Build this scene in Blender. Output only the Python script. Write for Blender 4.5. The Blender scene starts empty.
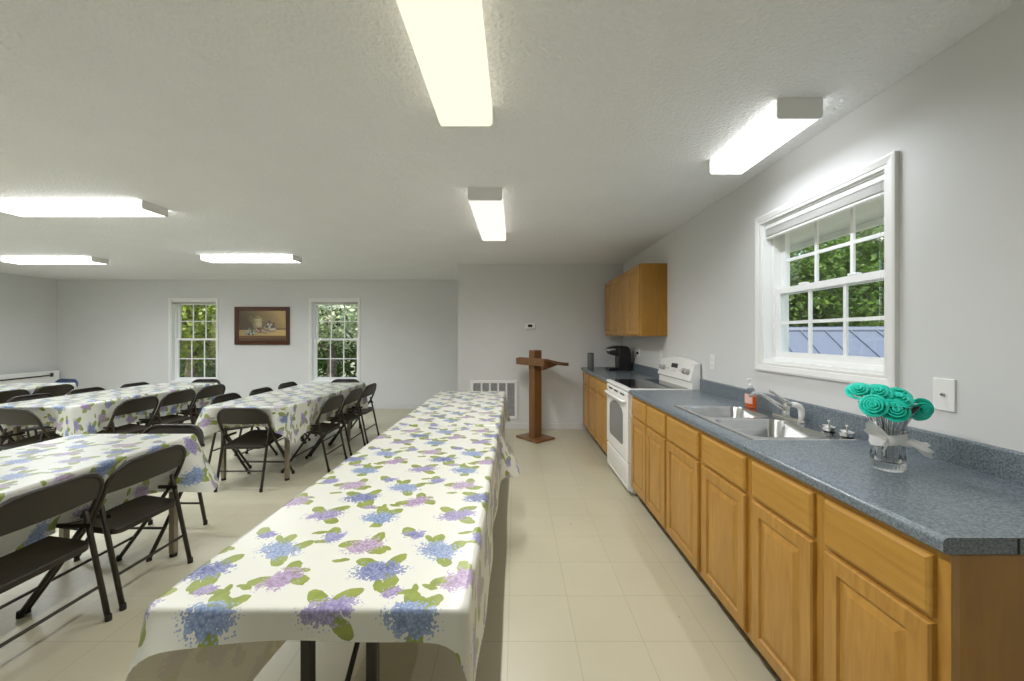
import bpy, math, random
from math import pi, sin, cos, radians as R, sqrt, exp
from mathutils import Vector, Matrix
random.seed(7)
C = bpy.context.scene.collection
scn = bpy.context.scene

# ------------------------------------------------------------------ camera, world, sun, exposure
EYE = 1.375
FPX = 385.0
cd = bpy.data.cameras.new('camera'); cam = bpy.data.objects.new('camera', cd); C.objects.link(cam)
cam.location = (0, 0, EYE); cam.rotation_euler = (pi/2, 0, 0)
cd.sensor_width = 36; cd.lens = FPX/1024*36
cd.shift_x = -3/1024; cd.shift_y = -4.5/1024; cd.clip_start = .02; cd.clip_end = 300
scn.camera = cam
vs = scn.view_settings
vs.view_transform = 'Standard'; vs.look = 'None'; vs.gamma = 1; vs.use_curve_mapping = False
vs.exposure = 1.06
scn.cycles.diffuse_bounces = 8; scn.cycles.max_bounces = 14; scn.cycles.transparent_max_bounces = 24
TUBE = 45.0        # watts per metre of fixture
LAMP = 2.4          # radiance of the cool tube fixtures
w = bpy.data.worlds.new('sky'); scn.world = w; w.use_nodes = True
wn = w.node_tree; sk = wn.nodes.new('ShaderNodeTexSky'); sk.sky_type = 'NISHITA'
sk.sun_disc = False; sk.sun_elevation = R(50); sk.sun_rotation = R(200)
wn.links.new(sk.outputs[0], wn.nodes['Background'].inputs[0]); wn.nodes['Background'].inputs[1].default_value = .16
sl = bpy.data.lights.new('sun', 'SUN'); sl.energy = 4.0; sl.angle = R(1.5); sl.color = (1, .96, .88)
so = bpy.data.objects.new('sun', sl); C.objects.link(so)
so.rotation_euler = Vector((.35, .55, -.8)).to_track_quat('-Z', 'Y').to_euler()

# ------------------------------------------------------------------ room measures
ZC = 2.44; XR = 1.60; XL = -8.64; YB = 7.26; YN = 5.69; XN = -.842; YR = -2.6

# ------------------------------------------------------------------ mesh helpers
class MB:
    def __init__(s): s.v = []; s.f = []; s.uv = None
    def add(s, vs, fs):
        n = len(s.v); s.v += [tuple(p) for p in vs]; s.f += [tuple(i+n for i in f) for f in fs]; return s
    def box(s, x0, y0, z0, x1, y1, z1):
        return s.add([(x0,y0,z0),(x1,y0,z0),(x1,y1,z0),(x0,y1,z0),(x0,y0,z1),(x1,y0,z1),(x1,y1,z1),(x0,y1,z1)],
            [(0,3,2,1),(4,5,6,7),(0,1,5,4),(1,2,6,5),(2,3,7,6),(3,0,4,7)])
    def rings(s, rs, cap0=True, cap1=True, closed=True):
        n = len(rs[0]); vs = [p for r in rs for p in r]; fs = []
        for k in range(len(rs)-1):
            for i in range(n if closed else n-1):
                j = (i+1) % n
                fs.append((k*n+i, k*n+j, (k+1)*n+j, (k+1)*n+i))
        if cap0: fs.append(tuple(range(n-1, -1, -1)))
        if cap1: fs.append(tuple((len(rs)-1)*n+i for i in range(n)))
        return s.add(vs, fs)
    def tube(s, pts, r, n=8, cap=True):
        pts = [Vector(p) for p in pts]; rs = []
        rr = r if isinstance(r, (list, tuple)) else [r]*len(pts)
        up = None
        for i, p in enumerate(pts):
            t = (pts[min(i+1, len(pts)-1)] - pts[max(i-1, 0)]).normalized()
            if up is None:
                up = Vector((0,0,1)) if abs(t.z) < .9 else Vector((0,1,0))
            a = t.cross(up)
            if a.length < 1e-5: a = t.orthogonal()
            a.normalize(); b = a.cross(t).normalized(); up = b
            rs.append([p + (a*cos(q*2*pi/n) + b*sin(q*2*pi/n))*rr[i] for q in range(n)])
        return s.rings(rs, cap, cap)
    def lathe(s, prof, c=(0,0,0), n=20, cap0=True, cap1=True):
        return s.rings([[(c[0]+r*cos(q*2*pi/n), c[1]+r*sin(q*2*pi/n), c[2]+z) for q in range(n)] for r, z in prof], cap0, cap1)
    def prism(s, poly, axis, a, b):
        # poly in the two other axes, extruded from a to b along axis
        def P(u, v, t): return {'x': (t,u,v), 'y': (u,t,v), 'z': (u,v,t)}[axis]
        return s.rings([[P(u,v,a) for u,v in poly], [P(u,v,b) for u,v in poly]])
    def build(s, name, m=None, parent=None, smooth=False, bevel=0, seg=2, kind=None):
        me = bpy.data.meshes.new(name); me.from_pydata(s.v, [], s.f)
        import bmesh
        bm = bmesh.new(); bm.from_mesh(me)
        if not getattr(s, 'keep', False): bmesh.ops.recalc_face_normals(bm, faces=bm.faces)
        bm.to_mesh(me); bm.free()
        o = bpy.data.objects.new(name, me); C.objects.link(o)
        if m: me.materials.append(m)
        if s.uv:
            ul = me.uv_layers.new(name='UVMap')
            for lp in me.loops: ul.data[lp.index].uv = s.uv[lp.vertex_index]
        if parent:
            o.parent = parent
        if smooth:
            for p in me.polygons: p.use_smooth = True
            if smooth is not True:
                try: me.set_sharp_from_angle(angle=R(smooth))
                except Exception: pass
        if bevel:
            b = o.modifiers.new('bevel', 'BEVEL'); b.width = bevel; b.segments = seg; b.limit_method = 'ANGLE'; b.angle_limit = R(40)
        if kind: o['kind'] = kind
        return o
def empty(name, loc=(0,0,0), rz=0, label=None, cat=None, group=None, kind=None):
    o = bpy.data.objects.new(name, None); C.objects.link(o); o.location = loc; o.rotation_euler = (0,0,rz)
    o.empty_display_size = .1
    return tag(o, label, cat, group, kind)
def tag(o, label=None, cat=None, group=None, kind=None):
    if label: o['label'] = label
    if cat: o['category'] = cat
    if group: o['group'] = group
    if kind: o['kind'] = kind
    return o
def copy_tree(o, parent=None):
    c = o.copy(); C.objects.link(c)
    if parent: c.parent = parent
    for ch in [x for x in o.children]: copy_tree(ch, c)
    return c
def rrect(x0, y0, x1, y1, r, n=5):
    pts = []
    for cx, cy, a in ((x1-r, y0+r, -90), (x1-r, y1-r, 0), (x0+r, y1-r, 90), (x0+r, y0+r, 180)):
        for k in range(n+1):
            t = R(a + 90*k/n); pts.append((cx+r*cos(t), cy+r*sin(t)))
    return pts

# ------------------------------------------------------------------ materials
def mat(name, col, rough=.5, metal=0, **kw):
    m = bpy.data.materials.new(name); m.use_nodes = True
    b = m.node_tree.nodes['Principled BSDF']
    b.inputs['Base Color'].default_value = (*col, 1); b.inputs['Roughness'].default_value = rough; b.inputs['Metallic'].default_value = metal
    for k, v in kw.items():
        k = k.replace('_', ' ')
        if k in b.inputs: b.inputs[k].default_value = v
    return m
def NT(m): return m.node_tree.nodes, m.node_tree.links, m.node_tree.nodes['Principled BSDF']
def noise_mat(name, c1, c2, scale=5, rough=.5, metal=0, detail=4, stretch=(1,1,1), bump=0, bscale=None, dist=0, lo=.35, hi=.65, bdist=.002, **kw):
    m = mat(name, c1, rough, metal, **kw); n, l, b = NT(m)
    tc = n.new('ShaderNodeTexCoord'); mp = n.new('ShaderNodeMapping'); mp.inputs['Scale'].default_value = stretch
    l.new(tc.outputs['Object'], mp.inputs[0])
    no = n.new('ShaderNodeTexNoise'); no.inputs['Scale'].default_value = scale; no.inputs['Detail'].default_value = detail; no.inputs['Distortion'].default_value = dist
    l.new(mp.outputs[0], no.inputs['Vector'])
    cr = n.new('ShaderNodeValToRGB'); cr.color_ramp.elements[0].color = (*c1, 1); cr.color_ramp.elements[1].color = (*c2, 1)
    cr.color_ramp.elements[0].position = lo; cr.color_ramp.elements[1].position = hi
    l.new(no.outputs[0], cr.inputs[0]); l.new(cr.outputs[0], b.inputs['Base Color'])
    if bump:
        n2 = n.new('ShaderNodeTexNoise'); n2.inputs['Scale'].default_value = bscale or scale; n2.inputs['Detail'].default_value = 3
        l.new(tc.outputs['Object'], n2.inputs['Vector'])
        bp = n.new('ShaderNodeBump'); bp.inputs['Strength'].default_value = bump; bp.inputs['Distance'].default_value = bdist
        l.new(n2.outputs[0], bp.inputs['Height']); l.new(bp.outputs[0], b.inputs['Normal'])
    return m
M = {}
M['wall'] = noise_mat('wall_paint', (.66,.665,.66), (.68,.685,.68), 2, .6, bump=.15, bscale=150, bdist=.001)
M['ceil'] = noise_mat('ceiling_texture', (.87,.88,.885), (.89,.90,.905), 3, .85, bump=1.0, bscale=62, bdist=.014)
M['white'] = mat('white_trim', (.80,.80,.78), .35)
M['vinyl'] = mat('white_vinyl', (.86,.87,.86), .3)
M['base'] = mat('baseboard_paint', (.64,.64,.63), .5)
def wood(name, c1, c2, stretch, rough=.38, scale=6):
    m = noise_mat(name, c1, c2, scale, rough, detail=6, stretch=stretch, dist=1.2, lo=.3, hi=.72)
    m.node_tree.nodes['Principled BSDF'].inputs['Coat Weight'].default_value = .25
    m.node_tree.nodes['Principled BSDF'].inputs['Coat Roughness'].default_value = .25
    return m
M['oak'] = wood('honey_oak', (.49,.26,.048), (.37,.18,.028), (6,6,.7))
M['oakh'] = wood('honey_oak_horizontal', (.49,.265,.045), (.40,.20,.03), (6,.7,6))
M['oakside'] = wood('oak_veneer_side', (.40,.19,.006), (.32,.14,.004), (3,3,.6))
M['dark'] = mat('dark_gap', (.03,.022,.012), .8)
M['toe'] = mat('toe_kick', (.10,.075,.04), .7)
M['walnut'] = wood('lectern_walnut', (.21,.095,.028), (.13,.055,.016), (6,6,.8), .4)
M['counter'] = noise_mat('blue_grey_laminate', (.09,.118,.14), (.215,.25,.275), 170, .27, detail=7, lo=.36, hi=.64)
M['steel'] = noise_mat('brushed_steel', (.62,.63,.64), (.72,.73,.74), 8, .17, 1, stretch=(1,20,20))
M['chrome'] = mat('chrome', (.82,.82,.82), .08, 1)
M['enamel'] = mat('white_enamel', (.82,.82,.79), .22)
M['blackglass'] = mat('black_ceramic_glass', (.012,.012,.014), .06)
M['ovenglass'] = mat('oven_window', (.23,.23,.22), .15)
M['black'] = mat('black_plastic', (.012,.012,.012), .32)
M['grey'] = noise_mat('grey_mesh_fabric', (.10,.105,.11), (.15,.155,.16), 120, .6)
M['silver'] = mat('silver_plastic', (.55,.55,.54), .3, .6)
M['knob'] = mat('knob_grey', (.42,.42,.40), .35)
M['chair'] = noise_mat('brown_black_chair_enamel', (.017,.012,.006), (.022,.015,.008), 8, .42, bump=.08, bscale=300, bdist=.001)
M['chairblue'] = mat('chair_enamel_painted_sheen', (.035,.06,.13), .25, .3)  # blue window reflection on the dark chair, put into its base colour
M['rubber'] = mat('rubber_foot', (.014,.012,.010), .7)
M['blackmetal'] = mat('black_metal_leg', (.018,.015,.011), .4)
M['tableleg'] = mat('taupe_table_leg', (.21,.175,.12), .45)
M['tabletop'] = mat('beige_table_board', (.48,.44,.35), .5)
M['plate'] = mat('wall_plate', (.82,.82,.80), .4)
M['screen'] = mat('dark_screen', (.03,.035,.035), .2)
M['filter'] = noise_mat('vent_filter', (.27,.275,.28), (.33,.335,.34), 30, .8)
M['teal'] = noise_mat('turquoise_foam', (.0,.62,.47), (.02,.74,.58), 30, .5)
M['stem'] = mat('dark_green_stem', (.02,.06,.02), .6)
M['tulle'] = mat('white_tulle', (.97,.97,.95), .7, Transmission_Weight=0.0)
n, l, b = NT(M['tulle']); b.inputs['Alpha'].default_value = .72; b.inputs['Subsurface Weight'].default_value = .0
M['glass'] = mat('crystal_glass', (1,1,1), .03, Transmission_Weight=1.0, IOR=1.45)
M['soap'] = mat('orange_soap', (.95,.16,.01), .15, Transmission_Weight=.35, IOR=1.34)
M['clear'] = mat('clear_plastic', (1,1,1), .08, Transmission_Weight=1.0, IOR=1.06)
M['label'] = mat('pink_white_label', (.75,.45,.38), .5)
M['frame'] = wood('red_brown_frame', (.10,.028,.012), (.06,.017,.008), (4,4,4), .3)
M['blind'] = mat('blind_slat_white', (.82,.82,.80), .4)
M['soffit'] = mat('soffit_beige', (.80,.78,.70), .7)
M['grass'] = noise_mat('lawn', (.20,.21,.12), (.30,.30,.19), 3, .9)
M['bark'] = noise_mat('bark', (.10,.075,.05), (.20,.16,.11), 12, .9)
M['siding'] = mat('shed_siding', (.45,.44,.40), .7)
M['metalroof'] = mat('blue_metal_roof', (.11,.13,.165), .5, 0)
def leafmat(name, c1, c2):
    m = noise_mat(name, c1, c2, 1.3, .5, detail=6, lo=.3, hi=.7); n, l, b = NT(m)
    tr = n.new('ShaderNodeBsdfTranslucent'); mx = n.new('ShaderNodeMixShader'); mx.inputs[0].default_value = .4
    cr = [q for q in n if q.type == 'VALTORGB'][0]; l.new(cr.outputs[0], tr.inputs[0])
    out = n['Material Output']; l.new(b.outputs[0], mx.inputs[1]); l.new(tr.outputs[0], mx.inputs[2]); l.new(mx.outputs[0], out.inputs[0])
    return m
M['leaf'] = leafmat('leaf_green', (.03,.075,.012), (.14,.24,.03))
M['leafy'] = leafmat('leaf_yellow_green', (.10,.17,.015), (.45,.52,.07))
M['leafp'] = leafmat('leaf_pale', (.22,.32,.12), (.80,.85,.60))
# window glass: thin sheet, mostly clear with a faint reflection
m = bpy.data.materials.new('window_glass'); m.use_nodes = True; n = m.node_tree.nodes; l = m.node_tree.links
n.remove(n['Principled BSDF']); t_ = n.new('ShaderNodeBsdfTransparent'); g_ = n.new('ShaderNodeBsdfGlossy'); g_.inputs['Roughness'].default_value = .03
lw_ = n.new('ShaderNodeLayerWeight'); lw_.inputs[0].default_value = .3; f_ = n.new('ShaderNodeMapRange'); f_.inputs['To Min'].default_value = .02; f_.inputs['To Max'].default_value = .12; l.new(lw_.outputs['Facing'], f_.inputs[0]); x_ = n.new('ShaderNodeMixShader')
l.new(f_.outputs[0], x_.inputs[0]); l.new(t_.outputs[0], x_.inputs[1]); l.new(g_.outputs[0], x_.inputs[2]); l.new(x_.outputs[0], n['Material Output'].inputs[0])
M['pane'] = m
def emis(name, col, s, al=.8):
    m = mat(name, (al,al,al*.97), .4); n, l, b = NT(m)
    b.inputs['Emission Color'].default_value = (*col, 1); b.inputs['Emission Strength'].default_value = s
    return m
M['lens'] = emis('cool_tube_diffuser', (1,1,1), LAMP)
M['lenss'] = emis('sink_tube_diffuser', (1,1,1), .8)
M['lenswarm'] = emis('warm_tube_diffuser', (1.0,.93,.70), .50, .25)
M['lenswarm2'] = emis('warm_white_tube_diffuser', (1.0,.95,.85), .49, .25)

# floor: cream vinyl tiles, 305 mm
m = mat('cream_vinyl_tile', (.6,.58,.45), .3); n, l, b = NT(m); M['floor'] = m
tc = n.new('ShaderNodeTexCoord'); mp = n.new('ShaderNodeMapping'); l.new(tc.outputs['Object'], mp.inputs[0])
mp.inputs['Location'].default_value = (.031, -1.733+.3048*6, 0)
bt = n.new('ShaderNodeTexBrick'); l.new(mp.outputs[0], bt.inputs['Vector']); bt.offset = 0
bt.inputs['Scale'].default_value = 1; bt.inputs['Brick Width'].default_value = .3048; bt.inputs['Row Height'].default_value = .3048
bt.inputs['Mortar Size'].default_value = .0022; bt.inputs['Mortar Smooth'].default_value = .6
bt.inputs['Color1'].default_value = (.545,.51,.37,1); bt.inputs['Color2'].default_value = (.565,.53,.39,1); bt.inputs['Mortar'].default_value = (.42,.385,.27,1)
no = n.new('ShaderNodeTexNoise'); no.inputs['Scale'].default_value = 2.2; no.inputs['Detail'].default_value = 6; l.new(tc.outputs['Object'], no.inputs['Vector'])
mx = n.new('ShaderNodeMixRGB'); mx.blend_type = 'MULTIPLY'; mx.inputs[0].default_value = .16
l.new(bt.outputs[0], mx.inputs[1]); l.new(no.outputs[0], mx.inputs[2])
vo = n.new('ShaderNodeTexVoronoi'); vo.inputs['Scale'].default_value = 3.3; l.new(tc.outputs['Object'], vo.inputs['Vector'])
sp = n.new('ShaderNodeMath'); sp.operation = 'LESS_THAN'; sp.inputs[1].default_value = .022; l.new(vo.outputs['Distance'], sp.inputs[0])
mx2 = n.new('ShaderNodeMixRGB'); mx2.inputs[2].default_value = (.22,.19,.13,1); l.new(sp.outputs[0], mx2.inputs[0]); l.new(mx.outputs[0], mx2.inputs[1])
l.new(mx2.outputs[0], b.inputs['Base Color'])
rr_ = n.new('ShaderNodeMapRange'); rr_.inputs['To Min'].default_value = .26; rr_.inputs['To Max'].default_value = .42; l.new(no.outputs[0], rr_.inputs[0]); l.new(rr_.outputs[0], b.inputs['Roughness'])

# floral oilcloth printed by nodes on UVs in metres
def floral():
    m = mat('floral_cloth', (.9,.9,.82), .32); n, l, b = NT(m)
    def math_(op, a, b_=None, c=None):
        q = n.new('ShaderNodeMath'); q.operation = op
        for i, v in enumerate((a, b_, c)):
            if v is None: continue
            if isinstance(v, (int, float)): q.inputs[i].default_value = v
            else: l.new(v, q.inputs[i])
        return q.outputs[0]
    uv = n.new('ShaderNodeUVMap'); uv.uv_map = 'UVMap'
    P = .47
    no = n.new('ShaderNodeTexNoise'); no.inputs['Scale'].default_value = 42; no.inputs['Detail'].default_value = 2; l.new(uv.outputs[0], no.inputs['Vector'])
    sc = n.new('ShaderNodeVectorMath'); sc.operation = 'SUBTRACT'; l.new(no.outputs['Color'], sc.inputs[0]); sc.inputs[1].default_value = (.5,.5,.5)
    s2 = n.new('ShaderNodeVectorMath'); s2.operation = 'SCALE'; l.new(sc.outputs[0], s2.inputs[0]); s2.inputs['Scale'].default_value = .045
    def cell(distort):
        src = uv.outputs[0]
        if distort:
            ad = n.new('ShaderNodeVectorMath'); ad.operation = 'ADD'; l.new(uv.outputs[0], ad.inputs[0]); l.new(s2.outputs[0], ad.inputs[1]); src = ad.outputs[0]
        sx = n.new('ShaderNodeSeparateXYZ'); l.new(src, sx.inputs[0])
        row = math_('FLOOR', math_('DIVIDE', sx.outputs[1], P))
        xo = math_('ADD', sx.outputs[0], math_('MULTIPLY', row, P*.5))
        fx = math_('FLOORED_MODULO', xo, P); fy = math_('FLOORED_MODULO', sx.outputs[1], P)
        cb = n.new('ShaderNodeCombineXYZ'); l.new(fx, cb.inputs[0]); l.new(fy, cb.inputs[1]); return cb.outputs[0]
    cf = cell(True)
    s3 = n.new('ShaderNodeVectorMath'); s3.operation = 'SCALE'; s3.inputs['Scale'].default_value = .3; l.new(s2.outputs[0], s3.inputs[0]); s2 = s3
    cw = cell(True)
    def ell(src, cx, cy, rx, ry, a):
        s = n.new('ShaderNodeVectorMath'); s.operation = 'SUBTRACT'; l.new(src, s.inputs[0]); s.inputs[1].default_value = (cx, cy, 0)
        ro = n.new('ShaderNodeVectorRotate'); ro.rotation_type = 'Z_AXIS'; l.new(s.outputs[0], ro.inputs['Vector']); ro.inputs['Angle'].default_value = -a
        return ro.outputs[0]
    def mask(src, cx, cy, rx, ry, a):
        v = ell(src, cx, cy, rx, ry, a)
        d = n.new('ShaderNodeVectorMath'); d.operation = 'DIVIDE'; l.new(v, d.inputs[0]); d.inputs[1].default_value = (rx, ry, 1)
        le = n.new('ShaderNodeVectorMath'); le.operation = 'LENGTH'; l.new(d.outputs[0], le.inputs[0]); return le.outputs['Value']
    def mix(f, a, c):
        q = n.new('ShaderNodeMixRGB'); l.new(f, q.inputs[0])
        if isinstance(a, tuple): q.inputs[1].default_value = (*a, 1)
        else: l.new(a, q.inputs[1])
        if isinstance(c, tuple): q.inputs[2].default_value = (*c, 1)
        else: l.new(c, q.inputs[2])
        return q.outputs[0]
    # fine florets
    vo = n.new('ShaderNodeTexVoronoi'); vo.inputs['Scale'].default_value = 125; l.new(uv.outputs[0], vo.inputs['Vector'])
    fl = math_('SUBTRACT', 1.0, math_('MULTIPLY', vo.outputs['Distance'], 1.1))
    n3 = n.new('ShaderNodeTexNoise'); n3.inputs['Scale'].default_value = 30; l.new(uv.outputs[0], n3.inputs['Vector'])
    base = (.735,.74,.665)
    col = base
    leafc = mix(math_('SMOOTH_MIN', n3.outputs[0], 1, .1), (.16,.22,.025), (.38,.44,.10))
    rnd = random.Random(3)
    clusters = [ # cx, cy, rx, ry, angle, light, dark
        (.10,.09,.060,.034,.3,(.66,.60,.84),(.30,.25,.56)), (.30,.07,.058,.038,-.2,(.52,.64,.88),(.20,.30,.58)),
        (.40,.20,.050,.034,.8,(.74,.60,.80),(.44,.28,.52)), (.17,.235,.062,.036,.15,(.46,.52,.78),(.13,.15,.40)),
        (.31,.335,.062,.038,-.35,(.56,.66,.90),(.26,.36,.66)), (.085,.36,.052,.036,.5,(.80,.66,.82),(.50,.34,.56)),
        (.22,.425,.030,.022,0,(.50,.50,.80),(.22,.22,.52)), (.435,.41,.032,.028,0,(.55,.55,.85),(.3,.3,.62)), (.235,.15,.022,.018,0,(.7,.6,.84),(.4,.3,.6))]
    clusters = [(a_, b_, c_*1.22, d_*1.25, r_[0], tuple(v*.78 for v in r_[1]), tuple(v*.62 for v in r_[2])) for a_, b_, c_, d_, *r_ in clusters]
    for k, (cx, cy, rx, ry, a, lt, dk) in enumerate(clusters):
        for q in range(3 if rx > .04 else 1):
            an = a + (2.3, -1.0, .6)[q] + rnd.uniform(-.4, .4); dd = rx*.75
            lx, ly = cx+cos(an)*dd, cy+sin(an)*dd
            d = mask(cw, lx, ly, .037, .020, an+rnd.uniform(-.5, .5))
            col = mix(math_('LESS_THAN', d, 1.0), col, leafc)
    for k in range(14):
        d = mask(cw, rnd.uniform(.03,.44), rnd.uniform(.03,.44), .024, .0095, rnd.uniform(0, pi))
        col = mix(math_('LESS_THAN', d, 1.0), col, leafc)
    for k, (cx, cy, rx, ry, a, lt, dk) in enumerate(clusters):
        d = mask(cf, cx, cy, rx, ry, a)
        inside = math_('LESS_THAN', math_('ADD', d, math_('MULTIPLY', math_('SUBTRACT', vo.outputs['Distance'], .35), .9)), 1.0)
        col = mix(inside, col, mix(math_('MULTIPLY', fl, math_('ADD', .55, math_('MULTIPLY', n3.outputs[0], .8))), dk, lt))
    ge = n.new('ShaderNodeNewGeometry')
    col = mix(math_('MULTIPLY', ge.outputs['Backfacing'], .82), col, (.62,.57,.42))
    l.new(col, b.inputs['Base Color'])
    b.inputs['Coat Weight'].default_value = .35; b.inputs['Coat Roughness'].default_value = .3
    tr = n.new('ShaderNodeBsdfTranslucent'); l.new(col, tr.inputs[0]); mx = n.new('ShaderNodeMixShader'); mx.inputs[0].default_value = .18
    l.new(b.outputs[0], mx.inputs[1]); l.new(tr.outputs[0], mx.inputs[2]); l.new(mx.outputs[0], n['Material Output'].inputs[0])
    # soft creases
    n4 = n.new('ShaderNodeTexNoise'); n4.inputs['Scale'].default_value = 5; l.new(uv.outputs[0], n4.inputs['Vector'])
    bp = n.new('ShaderNodeBump'); bp.inputs['Strength'].default_value = .35; bp.inputs['Distance'].default_value = .02; l.new(n4.outputs[0], bp.inputs['Height']); l.new(bp.outputs[0], b.inputs['Normal'])
    return m
M['floral'] = floral()

# ------------------------------------------------------------------ room shell
def S(mb, name, m, **k): return mb.build(name, m, kind='structure', **k)
S(MB().box(XL-.15, YR-.15, -.12, XR+.16, YB+.16, 0), 'floor', M['floor'])
S(MB().box(XL-.15, YR-.15, ZC, XR+.16, YB+.16, ZC+.12), 'ceiling', M['ceil'])
LW = [(1.15, 2.15), (2.85, 3.85)]; LZ0, LZ1 = .515, 2.055  # unseen window openings, added to bring in daylight from the left
q = MB(); ys = [YR-.15] + [v for p in LW for v in p] + [YB+.16]
for i in range(0, len(ys), 2): q.box(XL-.15, ys[i], 0, XL, ys[i+1], ZC)
for a, b_ in LW: q.box(XL-.15, a, 0, XL, b_, LZ0).box(XL-.15, a, LZ1, XL, b_, ZC)
S(q, 'wall_left', M['wall'])
S(MB().box(XL, YR-.15, 0, XR, YR, ZC), 'wall_rear', M['wall'])
# right wall with window opening
WY0, WY1, WZ0, WZ1 = 1.655, 2.490, 1.205, 2.095
q = MB(); XO = XR+.15
q.box(XR, YR-.15, 0, XO, WY0, ZC).box(XR, WY1, 0, XO, YB+.16, ZC).box(XR, WY0, 0, XO, WY1, WZ0).box(XR, WY0, WZ1, XO, WY1, ZC)
S(q, 'wall_right', M['wall'])
# far wall with two windows
FW = [(-6.49, -5.63), (-3.85, -2.955)]; FZ0, FZ1 = .515, 2.055
q = MB(); YO = YB+.15; xs = [XL] + [v for p in FW for v in p] + [XR]
for i in range(0, len(xs), 2): q.box(xs[i], YB, 0, xs[i+1], YO, ZC)
for a, b_ in FW: q.box(a, YB, 0, b_, YO, FZ0).box(a, YB, FZ1, b_, YO, ZC)
S(q, 'wall_back', M['wall'])
# nearer wall block on the right
S(MB().box(XN, YN, 0, XR, YN+.12, ZC).box(XN, YN+.12, 0, XN+.12, YB, ZC), 'wall_inner', M['wall'])
S(MB().box(XL, YB-.014, 0, XN, YB, .085), 'baseboard_back', M['base'], bevel=.004)
S(MB().box(XN-.014, YN-.014, 0, 1.0, YN, .085), 'baseboard_inner', M['base'], bevel=.004)
S(MB().box(XL, YR, 0, XL+.014, YB-.014, .085), 'baseboard_left', M['base'], bevel=.004)

# ------------------------------------------------------------------ windows
def hung_window(name, P, a0, a1, z0, z1, zm, dep, top_cut):
    """P(a, d, z): a along the wall, d into the wall. lower sash at dep, upper sash at dep+.035"""
    root = empty(name, kind='structure')
    def bx(mb, a, b_, d0, d1, za, zb):
        p, r = P(a, d0, za), P(b_, d1, zb)
        mb.box(min(p[0],r[0]), min(p[1],r[1]), min(za,zb), max(p[0],r[0]), max(p[1],r[1]), max(za,zb))
    f = MB(); t = .03
    bx(f, a0, a0+.012, -.0, dep-.01, z0+.015, z1-.012); bx(f, a1-.012, a1, 0, dep-.01, z0+.015, z1-.012); bx(f, a0, a1, 0, dep-.01, z1-.012, z1); bx(f, a0, a1, 0, dep-.01, z0, z0+.015)
    bx(f, a0, a0+t, dep-.01, .15, z0, z1); bx(f, a1-t, a1, dep-.01, .15, z0, z1); bx(f, a0+t, a1-t, dep-.009, .149, z1-t, z1); bx(f, a0+t, a1-t, dep-.009, .149, z0, z0+.035)
    f.build('window_frame', M['vinyl'], root)
    for nm, za, zb, d in (('lower_sash', z0+.035, zm+.02, dep), ('upper_sash', zm-.02, z1-t, dep+.036)):
        s = MB(); w_ = .036
        A, B = a0+t, a1-t
        bx(s, A, A+w_, d, d+.03, za, zb); bx(s, B-w_, B, d, d+.03, za, zb); bx(s, A+w_, B-w_, d+.001, d+.029, za, za+w_); bx(s, A+w_, B-w_, d+.001, d+.029, zb-w_, zb)
        so_ = s.build(nm, M['vinyl'], root)
        g = MB(); ga, gb, gz0, gz1 = A+w_, B-w_, za+w_, zb-w_
        for k in (1, 2):
            c = ga+(gb-ga)*k/3; bx(g, c-.009, c+.009, d+.009, d+.021, gz0, gz1)
        c = (gz0+gz1)/2; bx(g, ga, gb, d+.0095, d+.0205, c-.009, c+.009)
        g.build('muntin', M['vinyl'], so_)
        p = MB(); bx(p, ga, gb, d+.013, d+.017, gz0, gz1); p.build('pane', M['pane'], so_)
    if top_cut:   # two sash locks
        k = MB()
        for fr in (.3, .7):
            c = a0+(a1-a0)*fr; bx(k, c-.025, c+.025, dep-.0, dep+.03, zm+.02, zm+.032)
        k.build('sash_lock', M['vinyl'], root, bevel=.003)
    return root
w1 = hung_window('window_1', lambda a, d, z: (XR+d, a, z), WY0, WY1, WZ0, WZ1, 1.655, .065, True)
# casing round the kitchen window with stepped profile
def casing(root, P, a0, a1, z0, z1, w_, t_):
    prof = [(0,0),(0,t_*.6),(w_*.25,t_*.6),(w_*.32,t_*.75),(w_*.8,t_),(w_,t_*.9),(w_,0)]
    cs = [(a0,z0,-1,-1),(a1,z0,1,-1),(a1,z1,1,1),(a0,z1,-1,1)]
    rs = [[P(a+sa*o, -h, z+sz*o) for o, h in prof] for a, z, sa, sz in cs]
    mb = MB(); rs.append(rs[0]); mb.rings(rs, False, False); return mb.build('casing', M['white'], root)
casing(w1, lambda a, d, z: (XR+d, a, z), WY0, WY1, WZ0, WZ1, .052, .022)
for i, (a, b_) in enumerate(FW):
    r_ = hung_window('window_%d' % (i+2), lambda a, d, z: (a, YB+d, z), a, b_, FZ0, FZ1, 1.31, .09, False)
    casing(r_, lambda a, d, z: (a, YB+d, z), a, b_, FZ0, FZ1, .035, .014)
for i, (a, b_) in enumerate(LW):  # added windows out of view, for more daylight in the room
    r_ = hung_window('window_%d' % (i+4), lambda a, d, z: (XL-d, a, z), a, b_, LZ0, LZ1, 1.31, .09, False)
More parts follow.
